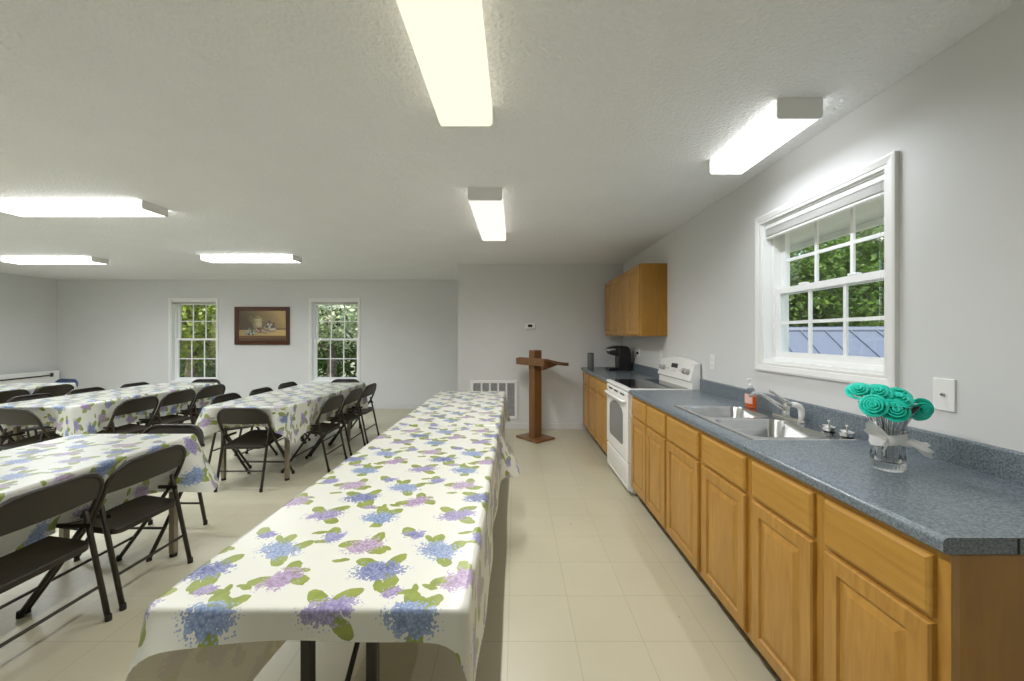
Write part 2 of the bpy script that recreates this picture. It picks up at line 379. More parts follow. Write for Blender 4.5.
# raised blinds
def blind(P, a0, a1, ztop, n, label, wand=None):
    r_ = empty('window_blind', P((a0+a1)/2, .02, ztop), 0, label, 'blind')
    inv = Vector(r_.location)
    def bx(mb, a, b_, d0, d1, za, zb):
        p, q_ = Vector(P(a, d0, za))-inv, Vector(P(b_, d1, zb))-inv
        mb.box(min(p.x,q_.x), min(p.y,q_.y), min(p.z,q_.z), max(p.x,q_.x), max(p.y,q_.y), max(p.z,q_.z))
    h = MB(); bx(h, a0+.014, a1-.014, .006, .046, ztop-.04, ztop-.013); h.build('headrail', M['blind'], r_, bevel=.003)
    s = MB()
    for k in range(n): bx(s, a0+.018, a1-.018, .01, .044, ztop-.046-k*.0042, ztop-.0445-k*.0042)
    s.build('slats', M['blind'], r_)
    zb = ztop-.046-n*.0042-.004
    h = MB(); bx(h, a0+.018, a1-.018, .012, .042, zb-.012, zb); h.build('bottom_rail', M['blind'], r_, bevel=.003)
    if wand:
        p = Vector(P(wand[0], .008, ztop-.04))-inv; h = MB(); h.tube([p, p+Vector((0,0,-wand[1]))], .0028, 6); h.build('wand', M['clear'], r_)
blind(lambda a, d, z: (XR+d, a, z), WY0, WY1, WZ1, 9, 'white mini blind drawn up above the sink window', (1.695, .62))
blind(lambda a, d, z: (a, YB+d, z), *FW[0], FZ1, 7, 'white blind drawn up in the far window left of the painting')
blind(lambda a, d, z: (a, YB+d, z), *FW[1], FZ1, 7, 'white blind drawn up in the far window right of the painting')

# ------------------------------------------------------------------ ceiling fixtures (wraparound)
def fixture(x0, y0, x1, y1, along, m, label, zb=2.35, nm='ceiling_light'):
    cx, cy = (x0+x1)/2, (y0+y1)/2
    L, W = (y1-y0, x1-x0) if along == 'y' else (x1-x0, y1-y0)
    r_ = empty(nm, (cx, cy, ZC), 0 if along == 'y' else pi/2, label, 'ceiling light')
    h = ZC-zb
    MB().box(-W*.36, -L/2+.01, -.03, W*.36, L/2-.01, -.0005).build('housing', M['enamel'], r_)
    pr = [(-W/2, -.006), (-W/2, -h+.012), (-W*.46, -h), (W*.46, -h), (W/2, -h+.012), (W/2, -.006)]
    MB().prism(pr, 'y', -L/2+.008, L/2-.008).build('diffuser', m, r_, bevel=.004)
    nl = max(2, round(L/.24)); tint = {'warm_tube_diffuser': (1, .985, .97), 'warm_white_tube_diffuser': (1, .985, .985)}.get(m.name, (.89, .935, 1))
    for k in range(nl):      # the tubes' downward light
        ld = bpy.data.lights.new('tube_light', 'SPOT'); ld.energy = TUBE*L/nl*(.45 if L < 1 else 1); ld.color = tint; ld.spot_size = R(172); ld.spot_blend = 1; ld.shadow_soft_size = 0
        lo_ = bpy.data.objects.new('tube_light', ld); C.objects.link(lo_); lo_.parent = r_; lo_.location = (0, -L/2+L*(k+.5)/nl, -h-.004)
    for s in (-1, 1):
        y = s*L/2; MB().prism([(a*1.01, b_*1.01 if b_ < -.02 else -.0005) for a, b_ in pr], 'y', min(y, y-s*.01), max(y, y-s*.01)).build('end_cap', M['plate'], r_)
    return r_
fixture(-.350, .58, -.105, 1.80, 'y', M['lenswarm'], 'large cream-glowing ceiling light cut off by the top of the photo')
fixture(-.338, 2.76, -.092, 3.96, 'y', M['lenswarm2'], 'warm white ceiling light above the middle of the long table by the aisle')
fixture(1.175, 1.72, 1.375, 2.33, 'y', M['lenss'], 'short bright ceiling light above the sink by the kitchen window')
fixture(-4.14, 3.02, -2.92, 3.24, 'x', M['lens'], 'bright ceiling light crossing the left edge of the photo, nearest of the left lights', 2.375)
fixture(-6.91, 5.17, -5.68, 5.39, 'x', M['lens'], 'bright ceiling light at far left, smallest and cut by the photo edge', 2.375)
fixture(-4.13, 5.05, -2.91, 5.27, 'x', M['lens'], 'bright ceiling light in front of the painting on the far wall', 2.375)
for (x, y) in ((-6.3, 3.13), (-6.3, 1.1), (-3.53, 1.1)):  # unseen fixtures, added outside the view to brighten the room
    fixture(x-.61, y-.11, x+.61, y+.11, 'x', M['lens'], {(-6.3, 3.13): 'added unseen ceiling light beyond the left photo edge, in the row of the nearest left light', (-6.3, 1.1): 'added unseen ceiling light nearest the left wall, beside the camera', (-3.53, 1.1): 'added unseen ceiling light above the near left table, beside the camera'}[(x, y)], 2.375)

# ------------------------------------------------------------------ cabinets
XF = 1.0     # face frame plane
def panel(y0, y1, z0, z1, xb, rings):
    """ring list of (inset, x); faces -X"""
    rs = []
    for ins, x in rings: rs.append([(x, y0+ins, z0+ins), (x, y1-ins, z0+ins), (x, y1-ins, z1-ins), (x, y0+ins, z1-ins)])
    return MB().rings([[(xb, y0, z0), (xb, y1, z0), (xb, y1, z1), (xb, y0, z1)]] + rs)
def door_panel(y0, y1, z0, z1, xf, fw=.05):
    t = .019; x = xf-t
    return panel(y0, y1, z0, z1, xf, [(0, x+.006), (.004, x), (fw, x), (fw+.004, x+.008), (fw+.012, x+.008), (fw+.034, x+.001), (fw+.036, x+.0005)])
def drawer_panel(y0, y1, z0, z1, xf):
    x = xf-.019
    return panel(y0, y1, z0, z1, xf, [(0, x+.008), (.003, x+.004), (.010, x), (.012, x)])
def base_cabinet(y0, y1, fronts, label, end=False, xback=1.585):
    r_ = empty('base_cabinet', (1.3, (y0+y1)/2, 0), 0, label, 'cabinet')
    o = Vector(r_.location)
    def sh(mb): mb.v = [(a-o.x, b_-o.y, c-o.z) for a, b_, c in mb.v]; return mb
    g = .0008
    # carcass: sides, bottom, back
    q = MB().box(XF+.02, y0+g, .09, xback, y0+.018, .872).box(XF+.02, y1-.018, .09, xback, y1-g, .872).box(XF+.02, y0+.018, .09, xback, y1-.018, .108).box(xback-.012, y0+.018, .108, xback, y1-.018, .872)
    if end: q.box(XF+.07, y0+g, 0, xback, y0+.018, .0905)
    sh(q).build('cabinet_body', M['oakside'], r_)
    q = MB().box(XF, y0+g, .085, XF+.02, y0+.03, .872).box(XF, y1-.03, .085, XF+.02, y1-g, .872).box(XF, y0+.03, .085, XF+.02, y1-.03, .12).box(XF, y0+.03, .84, XF+.02, y1-.03, .872).box(XF, y0+.03, .685, XF+.02, y1-.03, .72)
    for a, b_ in zip(fronts[:-1], fronts[1:]): q.box(XF, a[1]-.02, .12, XF+.02, b_[0]+.02, .685).box(XF, a[1]-.02, .72, XF+.02, b_[0]+.02, .84)
    sh(q).build('face_frame', M['oak'], r_)
    sh(MB().box(XF+.071, y0+g if not end else y0+.019, .0, XF+.085, y1-g, .09)).build('toe_kick', M['toe'], r_)
    for a, b_ in fronts:
        sh(door_panel(a, b_, .105, .693, XF)).build('door', M['oak'], r_)
        sh(drawer_panel(a, b_, .708, .855, XF)).build('drawer', M['oakh'], r_)
    return r_
def sink_hole(): pass
base_cabinet(.882, 1.250, [(.912, 1.226)], 'oak base cabinet at the near end of the counter, its bare side facing the room', True)
base_cabinet(1.250, 1.628, [(1.276, 1.602)], 'oak single-door base cabinet under the near edge of the sink, second from the counter end')
base_cabinet(1.628, 2.515, [(1.650, 2.028), (2.073, 2.498)], 'oak two-door base cabinet under the sink')
base_cabinet(2.515, 3.278, [(2.533, 2.880), (2.902, 3.252)], 'oak two-door base cabinet just left of the sink beside the white range')
base_cabinet(4.06, 4.745, [(4.085, 4.335), (4.375, 4.72)], 'oak base cabinet just beyond the white range')
base_cabinet(4.745, 5.675, [(4.775, 5.08), (5.16, 5.50)], 'oak base cabinet in the far corner below the coffee maker')
def wall_cabinet(y0, y1, label):
    r_ = empty('wall_cabinet', (1.45, (y0+y1)/2, 1.395), 0, label, 'cabinet'); o = Vector(r_.location)
    def sh(mb): mb.v = [(a-o.x, b_-o.y, c-o.z) for a, b_, c in mb.v]; return mb
    z0, z1, xf = 1.374, 2.138, 1.317
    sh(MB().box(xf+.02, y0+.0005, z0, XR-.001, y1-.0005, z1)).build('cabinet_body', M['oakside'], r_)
    q = MB().box(xf, y0+.0005, z0, xf+.02, y0+.035, z1).box(xf, y1-.035, z0, xf+.02, y1-.0005, z1).box(xf, y0+.035, z0, xf+.02, y1-.035, z0+.035).box(xf, y0+.035, z1-.035, xf+.02, y1-.035, z1)
    q.box(xf, (y0+y1)/2-.02, z0+.035, xf+.02, (y0+y1)/2+.02, z1-.035)
    sh(q).build('face_frame', M['oak'], r_)
    ym = (y0+y1)/2
    for a, b_ in ((y0+.022, ym-.008), (ym+.008, y1-.022)): sh(door_panel(a, b_, z0+.015, z1-.015, xf, .045)).build('door', M['oak'], r_)
wall_cabinet(4.04, 4.815, 'oak wall cabinet nearer the range, its bare side facing the camera')
wall_cabinet(4.815, 5.59, 'oak wall cabinet at the far corner above the coffee maker')

# ------------------------------------------------------------------ countertops
CX, CZ = .975, .915
SX0, SX1, SY0, SY1 = 1.062, 1.548, 1.712, 2.518      # sink cutout
def edge_prof(x0, x1):  # front-rounded section in (x,z)
    p = []
    for k in range(7): t = R(180-90*k/6); p.append((x0+.014+.014*cos(t), CZ-.014+.014*sin(t)))
    p += [(x1, CZ), (x1, CZ-.038), (x0+.006, CZ-.038), (x0, CZ-.032)]
    return p
def splash(y0, y1):
    return MB().prism([(1.578, CZ), (1.578, CZ+.088), (1.583, CZ+.094), (XR-.0015, CZ+.094), (XR-.0015, CZ)], 'y', y0, y1)
ct = MB(); ct.prism(edge_prof(CX, SX0), 'y', .877, 3.283)
ct.box(SX0, .877, CZ-.038, XR-.002, SY0, CZ).box(SX0, SY1, CZ-.038, XR-.002, 3.283, CZ).box(SX1, SY0, CZ-.038, XR-.002, SY1, CZ)
c1 = ct.build('countertop', M['counter']); tag(c1, 'long blue-grey laminate countertop holding the sink and the vase', 'countertop')
splash(.877, 3.283).build('backsplash', M['counter'], c1)
MB().box(1.145, .8755, CZ-.037, 1.149, .8768, CZ-.001).build('edge_seam', M['dark'], c1)
ct = MB(); ct.prism(edge_prof(CX, 1.5), 'y', 4.055, YN-.002).box(1.5, 4.055, CZ-.038, XR-.002, YN-.002, CZ)
c2 = ct.build('countertop', M['counter']); tag(c2, 'short blue-grey laminate countertop beyond the range under the coffee maker', 'countertop')
splash(4.055, YN-.002).build('backsplash', M['counter'], c2)

# ------------------------------------------------------------------ sink
sx, sy = (SX0+SX1)/2, (SY0+SY1)/2
sk_ = empty('kitchen_sink', (sx, sy, CZ), 0, 'double-bowl stainless steel sink set in the countertop', 'sink')
X0, X1, Y0, Y1 = SX0-.012-sx, SX1+.012-sx, SY0-.012-sy, SY1+.012-sy
b1 = (X0+.028, Y0+.035, X1-.115, Y0+.035+.385); b2 = (X0+.028, Y0+.455, X1-.115, Y1-.03)
ym = (b1[3]+b2[1])/2
rim = MB()
def sample_rect(x0, y0, x1, y1, hole):
    cx, cy = (hole[0]+hole[2])/2, (hole[1]+hole[3])/2; out = []
    pts = rrect(*hole, .06, 6)
    for px, py in pts:
        dx, dy = px-cx, py-cy
        # push to outer rectangle, corner-wise mapping
        k = len(out); q_ = k // 7; i = k % 7
        cxn, cyn = ((x1,y0),(x1,y1),(x0,y1),(x0,y0))[q_]
        if i == 0: o_ = ((px, y0),(x1, py),(px, y1),(x0, py))[q_]
        elif i == 6: o_ = ((x1, py),(px, y1),(x0, py),(px, y0))[q_]
        else: o_ = (cxn, cyn)
        out.append((*o_, .004))
    return out, [(px, py, .004) for px, py in pts]
for (rx0, ry0, rx1, ry1), h_ in (((X0, Y0, X1-.09, ym), b1), ((X0, ym, X1-.09, Y1), b2)):
    o_, i_ = sample_rect(rx0, ry0, rx1, ry1, h_); rim.rings([o_, i_], False, False)
rim.add([(X1-.09, Y0, .004), (X1, Y0, .004), (X1, Y1, .004), (X1-.09, Y1, .004)], [(0,1,2,3)])
rim.rings([[(X0,Y0,.004),(X1,Y0,.004),(X1,Y1,.004),(X0,Y1,.004)], [(X0-.004,Y0-.004,.0004),(X1+.004,Y0-.004,.0004),(X1+.004,Y1+.004,.0004),(X0-.004,Y1+.004,.0004)]], False, False)
rim.build('rim', M['steel'], sk_)
for bb in (b1, b2):
    rs = []
    for ins, z, r_ in ((0, .004, .06), (.004, -.004, .06), (.012, -.13, .055), (.03, -.155, .045), (.06, -.16, .03)):
        rs.append([(px, py, z) for px, py in rrect(bb[0]+ins, bb[1]+ins, bb[2]-ins, bb[3]-ins, r_, 6)])
    bo = MB(); bo.rings(rs, False, True); o_ = bo.build('basin', M['steel'], sk_, smooth=60)
    cx, cy = (bb[0]+bb[2])/2, (bb[1]+bb[3])/2
    MB().lathe([(.0001, -.1585), (.03, -.1585), (.045, -.1575), (.045, -.1595)], (cx, cy, 0)).build('drain', M['chrome'], o_, smooth=True)
# faucet
fx, fy = 1.515, 2.14
fa = empty('faucet', (fx, fy, CZ+.0045), 0, 'chrome single-lever faucet behind the sink', 'faucet')
q = MB(); q.rings([[(px, py, z) for px, py in rrect(-.026+i, -.11+i, .026-i, .11-i, .024-i*.5, 5)] for i, z in ((0, 0), (0, .008), (.006, .016))]); q.build('base_plate', M['chrome'], fa, smooth=40)
MB().lathe([(.026, .014), (.025, .04), (.022, .075), (.018, .085), (.004, .088)]).build('faucet_body', M['chrome'], fa, smooth=40)
MB().tube([(-.015, 0, .045), (-.06, -.005, .075), (-.12, -.01, .115), (-.17, -.015, .138), (-.20, -.018, .142), (-.213, -.02, .132), (-.215, -.02, .118)], [.013, .012, .0105, .010, .010, .010, .0105], 10).build('spout', M['chrome'], fa, smooth=True)
MB().tube([(0, 0, .080), (-.02, .005, .10), (-.05, .012, .125), (-.085, .02, .150)], [.016, .010, .007, .008], 8).build('lever_handle', M['chrome'], fa, smooth=True)
# side sprayer
sp_ = empty('side_sprayer', (1.50, 2.02, CZ+.0045), 0, 'white and chrome hand sprayer in its holder beside the faucet', 'sprayer')
MB().lathe([(.024, 0), (.024, .004), (.018, .010), (.014, .022), (.001, .022)]).build('holder', M['chrome'], sp_, smooth=40)
MB().tube([(0,0,.018), (.004,0,.045), (.002,0,.070), (-.008,.0,.086), (-.025,.004,.094), (-.048,.008,.096)], [.012,.015,.0155,.0155,.015,.013], 10).build('spray_head', M['enamel'], sp_, smooth=True)
MB().tube([(-.047,.008,.096), (-.060,.010,.096)], [.0135, .011], 10).build('nozzle', M['chrome'], sp_, smooth=40)
# strainers
def strainer(x, y, lean, label):
    s = empty('sink_strainer', (x, y, CZ+(.0045 if x < 1.56 and y > 1.70 else .0005)), lean, label, 'strainer')
    MB().lathe([(.020, 0), (.028, .004), (.030, .016), (.041, .020), (.042, .023), (.030, .022), (.020, .012), (.001, .012)], n=24).build('basket', M['chrome'], s, smooth=50)
    MB().lathe([(.012, .012), (.012, .022), (.026, .026), (.027, .029), (.010, .033), (.001, .033)], n=20).build('stopper_disc', M['chrome'], s, smooth=50)
    MB().lathe([(.004, .033), (.004, .044), (.008, .048), (.006, .053), (.001, .054)], n=12).build('knob', M['chrome'], s, smooth=50)
strainer(1.505, 1.845, 0, 'metal sink strainer basket nearer the faucet')
s2_ = strainer(1.502, 1.742, .6, 'metal sink strainer basket nearer the vase')
# soap bottle
sb = empty('soap_bottle', (1.452, 2.365+.2, CZ+.0005), .2, 'clear pump bottle of orange hand soap behind the sink', 'soap bottle')
sb.location = (1.50, 2.45, CZ+.0045)
def oval(mb, prof, n=20, k=.62):
    return mb.rings([[(r*k*cos(q_*2*pi/n), r*sin(q_*2*pi/n), z) for q_ in range(n)] for r, z in prof])
oval(MB(), [(.034,0),(.038,.006),(.039,.06),(.036,.10),(.022,.122),(.014,.130),(.014,.138)]).build('bottle', M['clear'], sb, smooth=50)
oval(MB(), [(.032,.003),(.036,.008),(.0372,.055),(.0365,.078),(.001,.078)]).build('liquid_soap', M['soap'], sb, smooth=50)
oval(MB(), [(.0145,.132),(.0155,.134),(.0155,.148),(.006,.152),(.005,.172),(.010,.176),(.010,.184),(.001,.186)], k=1).build('pump', M['enamel'], sb, smooth=50)
MB().tube([(0,0,.180),(-.02,-.004,.181),(-.036,-.008,.174)], .005, 8).build('pump_nozzle', M['enamel'], sb, smooth=True)
lb = MB(); rs = []
for z in (.028, .088): rs.append([(-.0405*.62*cos(R(t)), -.0405*sin(R(t)), z) for t in range(-50, 51, 10)])
lb.rings(rs, False, False, closed=False); lb.build('label_sticker', M['label'], sb)

# ------------------------------------------------------------------ vase with roses
vx, vy = 1.288, 1.33
va = empty('glass_vase', (vx, vy, CZ+.0005), 0, 'fluted crystal vase on the countertop tied with a white tulle bow', 'vase')
def fl_ring(r, z, amp, n=96, k=24): return [(r*(1+amp*cos(k*q_*2*pi/n))*cos(q_*2*pi/n), r*(1+amp*cos(k*q_*2*pi/n))*sin(q_*2*pi/n), z) for q_ in range(n)]
q = MB(); _f = fl_ring; fl_ring = lambda r, z, amp: _f(r*.83, z*1.13, amp*1.6); q.rings([fl_ring(.0005, .001, 0), fl_ring(.045, .0, .0), fl_ring(.052, .006, .02), fl_ring(.053, .03, .035), fl_ring(.050, .07, .035), fl_ring(.048, .10, .035), fl_ring(.054, .14, .035), fl_ring(.074, .175, .03), fl_ring(.092, .200, .02), fl_ring(.0895, .2005, .0), fl_ring(.070, .172, 0), fl_ring(.050, .138, 0), fl_ring(.044, .10, 0), fl_ring(.046, .07, 0), fl_ring(.047, .03, 0), fl_ring(.03, .022, 0), fl_ring(.0005, .021, 0)], False, False)
q.build('vase_body', M['glass'], va, smooth=True)
# tulle ribbon
rb = MB(); rs = []
for k in range(41):
    t = k/40*2*pi; rr = .0455+.002*sin(5*t); zc = .108+.010*cos(t+.6)
    rs.append([((rr+o_)*cos(t), (rr+o_)*sin(t), zc+dz) for dz, o_ in ((-.018,0),(-.006,.004),(.006,.002),(.018,.005))])
rb.rings(rs, False, False, closed=False)
def tail(p0, dirs, w0, w1, n=8, up=Vector((0,0,1))):
    rs = []; p = Vector(p0); d = Vector(dirs)
    for k in range(n+1):
        f = k/n; c = p + d*f + Vector((0, 0, .003*sin(f*6))); w_ = (w0+(w1-w0)*f)/2
        rs.append([c+up*w_*u+Vector((.002*sin(u*4),-.005*cos(u*6+f*3),0)) for u in (-1,-.5,0,.5,1)])
    rb.rings(rs, False, False, closed=False)
tail((-.036,-.032,.112), (-.055,.012,.050), .022, .052, up=Vector((.35,0,.93)))
tail((-.036,-.034,.108), (-.030,-.02,-.030), .022, .040)
tail((.025,-.042,.104), (.062,-.02,-.034), .022, .036)
tail((.020,-.042,.106), (.045,-.03,-.012), .02, .036)
tail((-.040,-.028,.112), (.075,-.022,-.010), .026, .028)
rb.build('tulle_bow', M['tulle'], va, smooth=True)
def make_rose():
    r_ = empty('rose')
    q = MB(); rnd = random.Random(5)
    layers = [(3, .006, .024, 86), (4, .018, .028, 80), (5, .031, .031, 70), (6, .045, .032, 50)]
    for li, (cnt, rad, hh, el) in enumerate(layers):
        for k in range(cnt):
            a0 = 2*pi*k/cnt + li*.7; span = 2*pi/cnt*1.35; rs = []
            for i in range(5):
                f = i/4; lean = R(el)
                rr = rad*.62 + f*hh*cos(lean) + (.007*f**3); z = -.0095*li + f*hh*sin(lean) - .002*f**3
                if i == 4: rr += .003; z -= .002
                rs.append([(rr*cos(a0+span*u/2), rr*sin(a0+span*u/2), z-.004*abs(u)**2*f+rnd.uniform(-.0006,.0006)) for u in (-1,-.6,-.2,.2,.6,1)])
            q.rings(rs, False, False, closed=False)
    # spiral heart
    rs = []
    for k in range(40):
        t = k*.4; rr = .0015+.00045*k*.55; rs.append([(rr*cos(t), rr*sin(t), .004), (rr*cos(t), rr*sin(t), .019-.00008*k)])
    q.rings(rs, False, False, closed=False)
    q.lathe([(.001,-.032),(.014,-.030),(.026,-.020),(.028,-.012),(.012,-.002),(.001,0)], n=14)
    q.v = [(a*.67, b_*.67, c*.78) for a, b_, c in q.v]
    bl = q.build('bloom', M['teal'], r_, smooth=True)
    so_m = bl.modifiers.new('thickness', 'SOLIDIFY'); so_m.thickness = .0016
    return r_
rose0 = make_rose()
# (dx, dy, z) of bloom centres relative to the vase, and facing
RS = [(-.118,-.045,.238,(-.75,-.65,.30),'turquoise rose at the left edge of the bouquet'),
      (-.045,-.080,.226,(-.50,-.75,.42),'turquoise rose at the front centre of the bouquet, lowest in the front'),
      (-.105,.045,.285,(-.55,-.45,.75),'turquoise rose at the back left, topmost of the bouquet'),
      (-.045,.005,.282,(-.50,-.55,.72),'turquoise rose in the top middle of the bouquet'),
      (.022,-.030,.262,(-.30,-.45,.88),'turquoise rose right of centre seen from the side'),
      (.090,.035,.275,(-.10,-.40,.92),'turquoise rose at the top right of the bouquet'),
      (.112,-.055,.222,(-.15,-.85,-.05),'darker turquoise rose drooping at the lower right of the bouquet'),
      (.020,.070,.262,(.2,.6,.8),'turquoise rose at the back of the bouquet facing the wall')]
roses = [rose0]+[copy_tree(rose0) for _ in RS[1:]]
for i, (dx, dy, z, d, lab) in enumerate(RS):
    r_ = roses[i]; dx *= .68; dy *= .72; z = z*.92+.008
    r_.location = (vx+dx, vy+dy, CZ+z); r_.rotation_mode = 'QUATERNION'; r_.rotation_quaternion = Vector(d).to_track_quat('Z', 'Y'); tag(r_, lab, 'flower', 'turquoise roses in the vase')
    # stem in the rose's own frame
    qn = r_.rotation_quaternion.to_matrix().to_3x3().inverted()
    base_w = Vector((dx*.25, dy*.25, .03)) - Vector((dx, dy, z)); mid_w = Vector((dx*.42, dy*.42, .19)) - Vector((dx, dy, z)); st_w = -Vector(d).normalized()*.020
    MB().tube([qn@st_w, qn@((st_w+mid_w)/2+Vector((0,0,.0))), qn@mid_w, qn@((mid_w+base_w)/2), qn@base_w], .0022, 6).build('stem', M['stem'], r_, smooth=True)

# ------------------------------------------------------------------ range
ry0, ry1 = 3.292, 4.046; rng_ = empty('kitchen_range', (1.28, (ry0+ry1)/2, 0), 0, 'white electric range with a black glass cooktop', 'stove'); RO = Vector(rng_.location)
def shr(mb): mb.v = [(a-RO.x, b_-RO.y, c-RO.z) for a, b_, c in mb.v]; return mb
shr(MB().box(.995, ry0, .03, 1.585, ry1, .895).box(1.03, ry0+.03, 0, 1.55, ry1-.03, .03)).build('range_body', M['enamel'], rng_, bevel=.004)
shr(MB().box(.962, ry0-.001, .895, 1.51, ry1+.001, .922)).build('cooktop_rim', M['enamel'], rng_, bevel=.006, seg=3)
shr(MB().box(1.005, ry0+.03, .9222, 1.49, ry1-.03, .9255)).build('glass_cooktop', M['blackglass'], rng_)
od = shr(panel(ry0+.006, ry1-.006, .285, .885, .994, [(0,.97),(.006,.964),(.012,.962)])).build('oven_door', M['enamel'], rng_)
wp = [(a, b_) for a, b_ in rrect(ry0+.14, .40, ry1-.14, .70, .04, 4)]
yc = (ry0+ry1)/2
wp = [(a, b_+(.055*(1-((a-yc)/.24)**2) if b_ > .6 else 0)) for a, b_ in wp]
top = [(yc-.20+.4*k/10, .70+.055*(1-((.4*k/10-.2)/.24)**2)) for k in range(10, -1, -1)]
wp = [p for p in wp if p[1] < .6] ; wp = sorted([p for p in wp if p[0] > yc], key=lambda p: (p[1])) + [(ry1-.14, .68)] + top[0:] + [(ry0+.14, .68)] + sorted([p for p in wp if p[0] <= yc], key=lambda p: -p[1])
shr(MB().prism(wp, 'x', .9595, .9625)).build('oven_window', M['ovenglass'], od)
shr(MB().tube([(.962,ry0+.05,.80),(.935,ry0+.06,.805),(.925,ry0+.12,.81),(.925,ry1-.12,.81),(.935,ry1-.06,.805),(.962,ry1-.05,.80)], .012, 8)).build('handle', M['enamel'], od, smooth=True)
sl_ = MB()
for g in range(3):
    for k in range(4):
        y = ry0+.10+g*.21+k*.035; shr(MB().box(.9598, y, .845, .9622, y+.024, .862)).build('vent_slot', M['black'], od)
shr(panel(ry0+.006, ry1-.006, .045, .272, .994, [(0,.972),(.006,.966),(.03,.964),(.035,.968),(.05,.966)])).build('storage_drawer', M['enamel'], rng_)
# back guard with arched top and sloping face
bg = MB(); rs = []
for k in range(17):
    u = -1+2*k/16; y = yc+u*(ry1-ry0)/2; zt = 1.135+.045*(1-u*u); rs.append([(1.585, y, .90), (1.585, y, zt), (1.548, y, zt), (1.538, y, zt-.006), (1.498, y, .985), (1.515, y, .975), (1.515, y, .90)])
bg.rings(rs); bgo = shr(bg).build('backguard', M['enamel'], rng_, smooth=35)
nrm = Vector((-.145, 0, .04)).normalized()
for u, r_ in ((-.80,.024), (-.62,.024), (.62,.024), (.80,.024)):
    y = yc+u*(ry1-ry0)/2; c = Vector((1.520, y, 1.06)); a = Vector((-.96,0,.27)).normalized()
    shr(MB().tube([c, c+a*.012, c+a*.013, c+a*.034], [r_+.004, r_+.003, r_, r_-.004], 14)).build('knob', M['knob'], bgo, smooth=40)
q = MB()
for (ya, yb, za, zb) in ((yc-.07, yc+.07, 1.075, 1.115),):
    def fxp(z): return 1.498 + (1.538-1.498)*(z-.985)/(.189) - .002
    q.add([(fxp(za), ya, za), (fxp(za), yb, za), (fxp(zb), yb, zb), (fxp(zb), ya, zb), (fxp(za)+.004, ya, za), (fxp(za)+.004, yb, za), (fxp(zb)+.004, yb, zb), (fxp(zb)+.004, ya, zb)], [(0,1,2,3),(4,7,6,5),(0,4,5,1),(1,5,6,2),(2,6,7,3),(3,7,4,0)])
shr(q).build('clock_display', M['screen'], bgo)
q = MB()
for (ya, za) in ((yc-.16, 1.06), (yc-.12, 1.06), (yc+.12, 1.06), (yc+.16, 1.06), (yc-.03, 1.045), (yc+.03, 1.045)):
    q.box(fxp(za)-.001, ya-.008, za-.006, fxp(za)+.004, ya+.008, za+.006)
shr(q).build('touch_pad', M['knob'], bgo)

# ------------------------------------------------------------------ coffee maker, speaker, plates
cm = empty('coffee_maker', (1.395, 5.20, CZ+.0005), 0, 'black single-cup coffee maker on the far counter under the cabinets', 'coffee maker')
def prof_y(pts, w_): return MB().prism(pts, 'y', -w_/2, w_/2)
prof_y([(.14,.02),(.15,.05),(.15,.22),(.13,.30),(.09,.325),(-.02,.33),(-.02,.02)], .21).build('reservoir_body', M['black'], cm, bevel=.018, seg=3)
prof_y([(-.02,.20),(-.05,.195),(-.12,.21),(-.14,.235),(-.15,.285),(-.12,.312),(-.05,.328),(.0,.33),(.0,.20)], .19).build('brew_head', M['black'], cm, bevel=.014, seg=3)
prof_y([(-.155,.258),(-.162,.270),(-.160,.284),(-.10,.292),(-.06,.288),(-.06,.276),(-.10,.274)], .198).build('silver_band', M['silver'], cm, bevel=.003)
prof_y([(-.15,0),(-.155,.02),(-.15,.035),(.14,.035),(.15,0)], .22).build('drip_tray', M['black'], cm, bevel=.008)
MB().tube([(.150,-.02,.10),(.168,-.05,.06),(.172,-.12,.12),(.178,-.17,.20),(.183,-.20,.235),(.190,-.215,.24)], .0035, 6).build('power_cord', M['black'], cm, smooth=True)
MB().box(.178,-.235,.225,.1985,-.195,.255).build('plug', M['black'], cm, bevel=.004)
spk = empty('cylinder_speaker', (1.035, 5.27, CZ+.0005), 0, 'dark grey cylinder standing at the front of the far counter', 'speaker')
MB().lathe([(.040,0),(.043,.004),(.043,.216),(.040,.222)], n=24).build('speaker_body', M['grey'], spk, smooth=50)
MB().lathe([(.040,.222),(.041,.226),(.038,.229),(.001,.229)], n=24).build('top_cap', M['black'], spk, smooth=50)
def plate(y, z, label, kind, cat='wall plate', nm='wall_plate'):
    r_ = empty(nm, (XR, y, z), 0, label, cat)
    MB().box(-.007, -.037, -.06, -.0005, .037, .06).build('cover_plate', M['plate'], r_, bevel=.003)
    if kind == 'outlet':
        for dz in (-.021, .021): MB().box(-.0095, -.016, dz-.014, -.0065, .016, dz+.014).build('socket', M['enamel'], r_, bevel=.003)
    elif kind == 'jack': MB().tube([(-.007,0,0),(-.011,0,0),(-.0111,0,0),(-.016,0,0)], [.008,.008,.004,.004], 10).build('jack', M['chrome'], r_, smooth=40)
    else: MB().box(-.016, -.005, -.004, -.0065, .005, .014).build('toggle', M['enamel'], r_, bevel=.002)
plate(1.432, 1.157, 'white jack plate on the wall right of the kitchen window', 'jack')
plate(3.11, 1.165, 'white outlet plate on the wall between range and window', 'outlet')
plate(4.22, 1.165, 'white outlet plate partly behind the range knobs', 'outlet')
plate(4.985, 1.155, 'white outlet on the wall with the black coffee maker plug in it', 'outlet')
th = empty('thermostat', (.225, YN, 1.523), 0, 'small white thermostat with a dark screen on the wall above the lectern', 'thermostat')
MB().box(-.072, -.028, -.045, .072, -.0005, .045).build('thermostat_case', M['plate'], th, bevel=.008)
MB().box(-.035, -.0295, -.018, .03, -.0275, .022).build('screen', M['screen'], th)
ve = empty('return_vent', (-.31, YN, .436), 0, 'white return-air vent grille low on the wall behind the long table', 'vent')
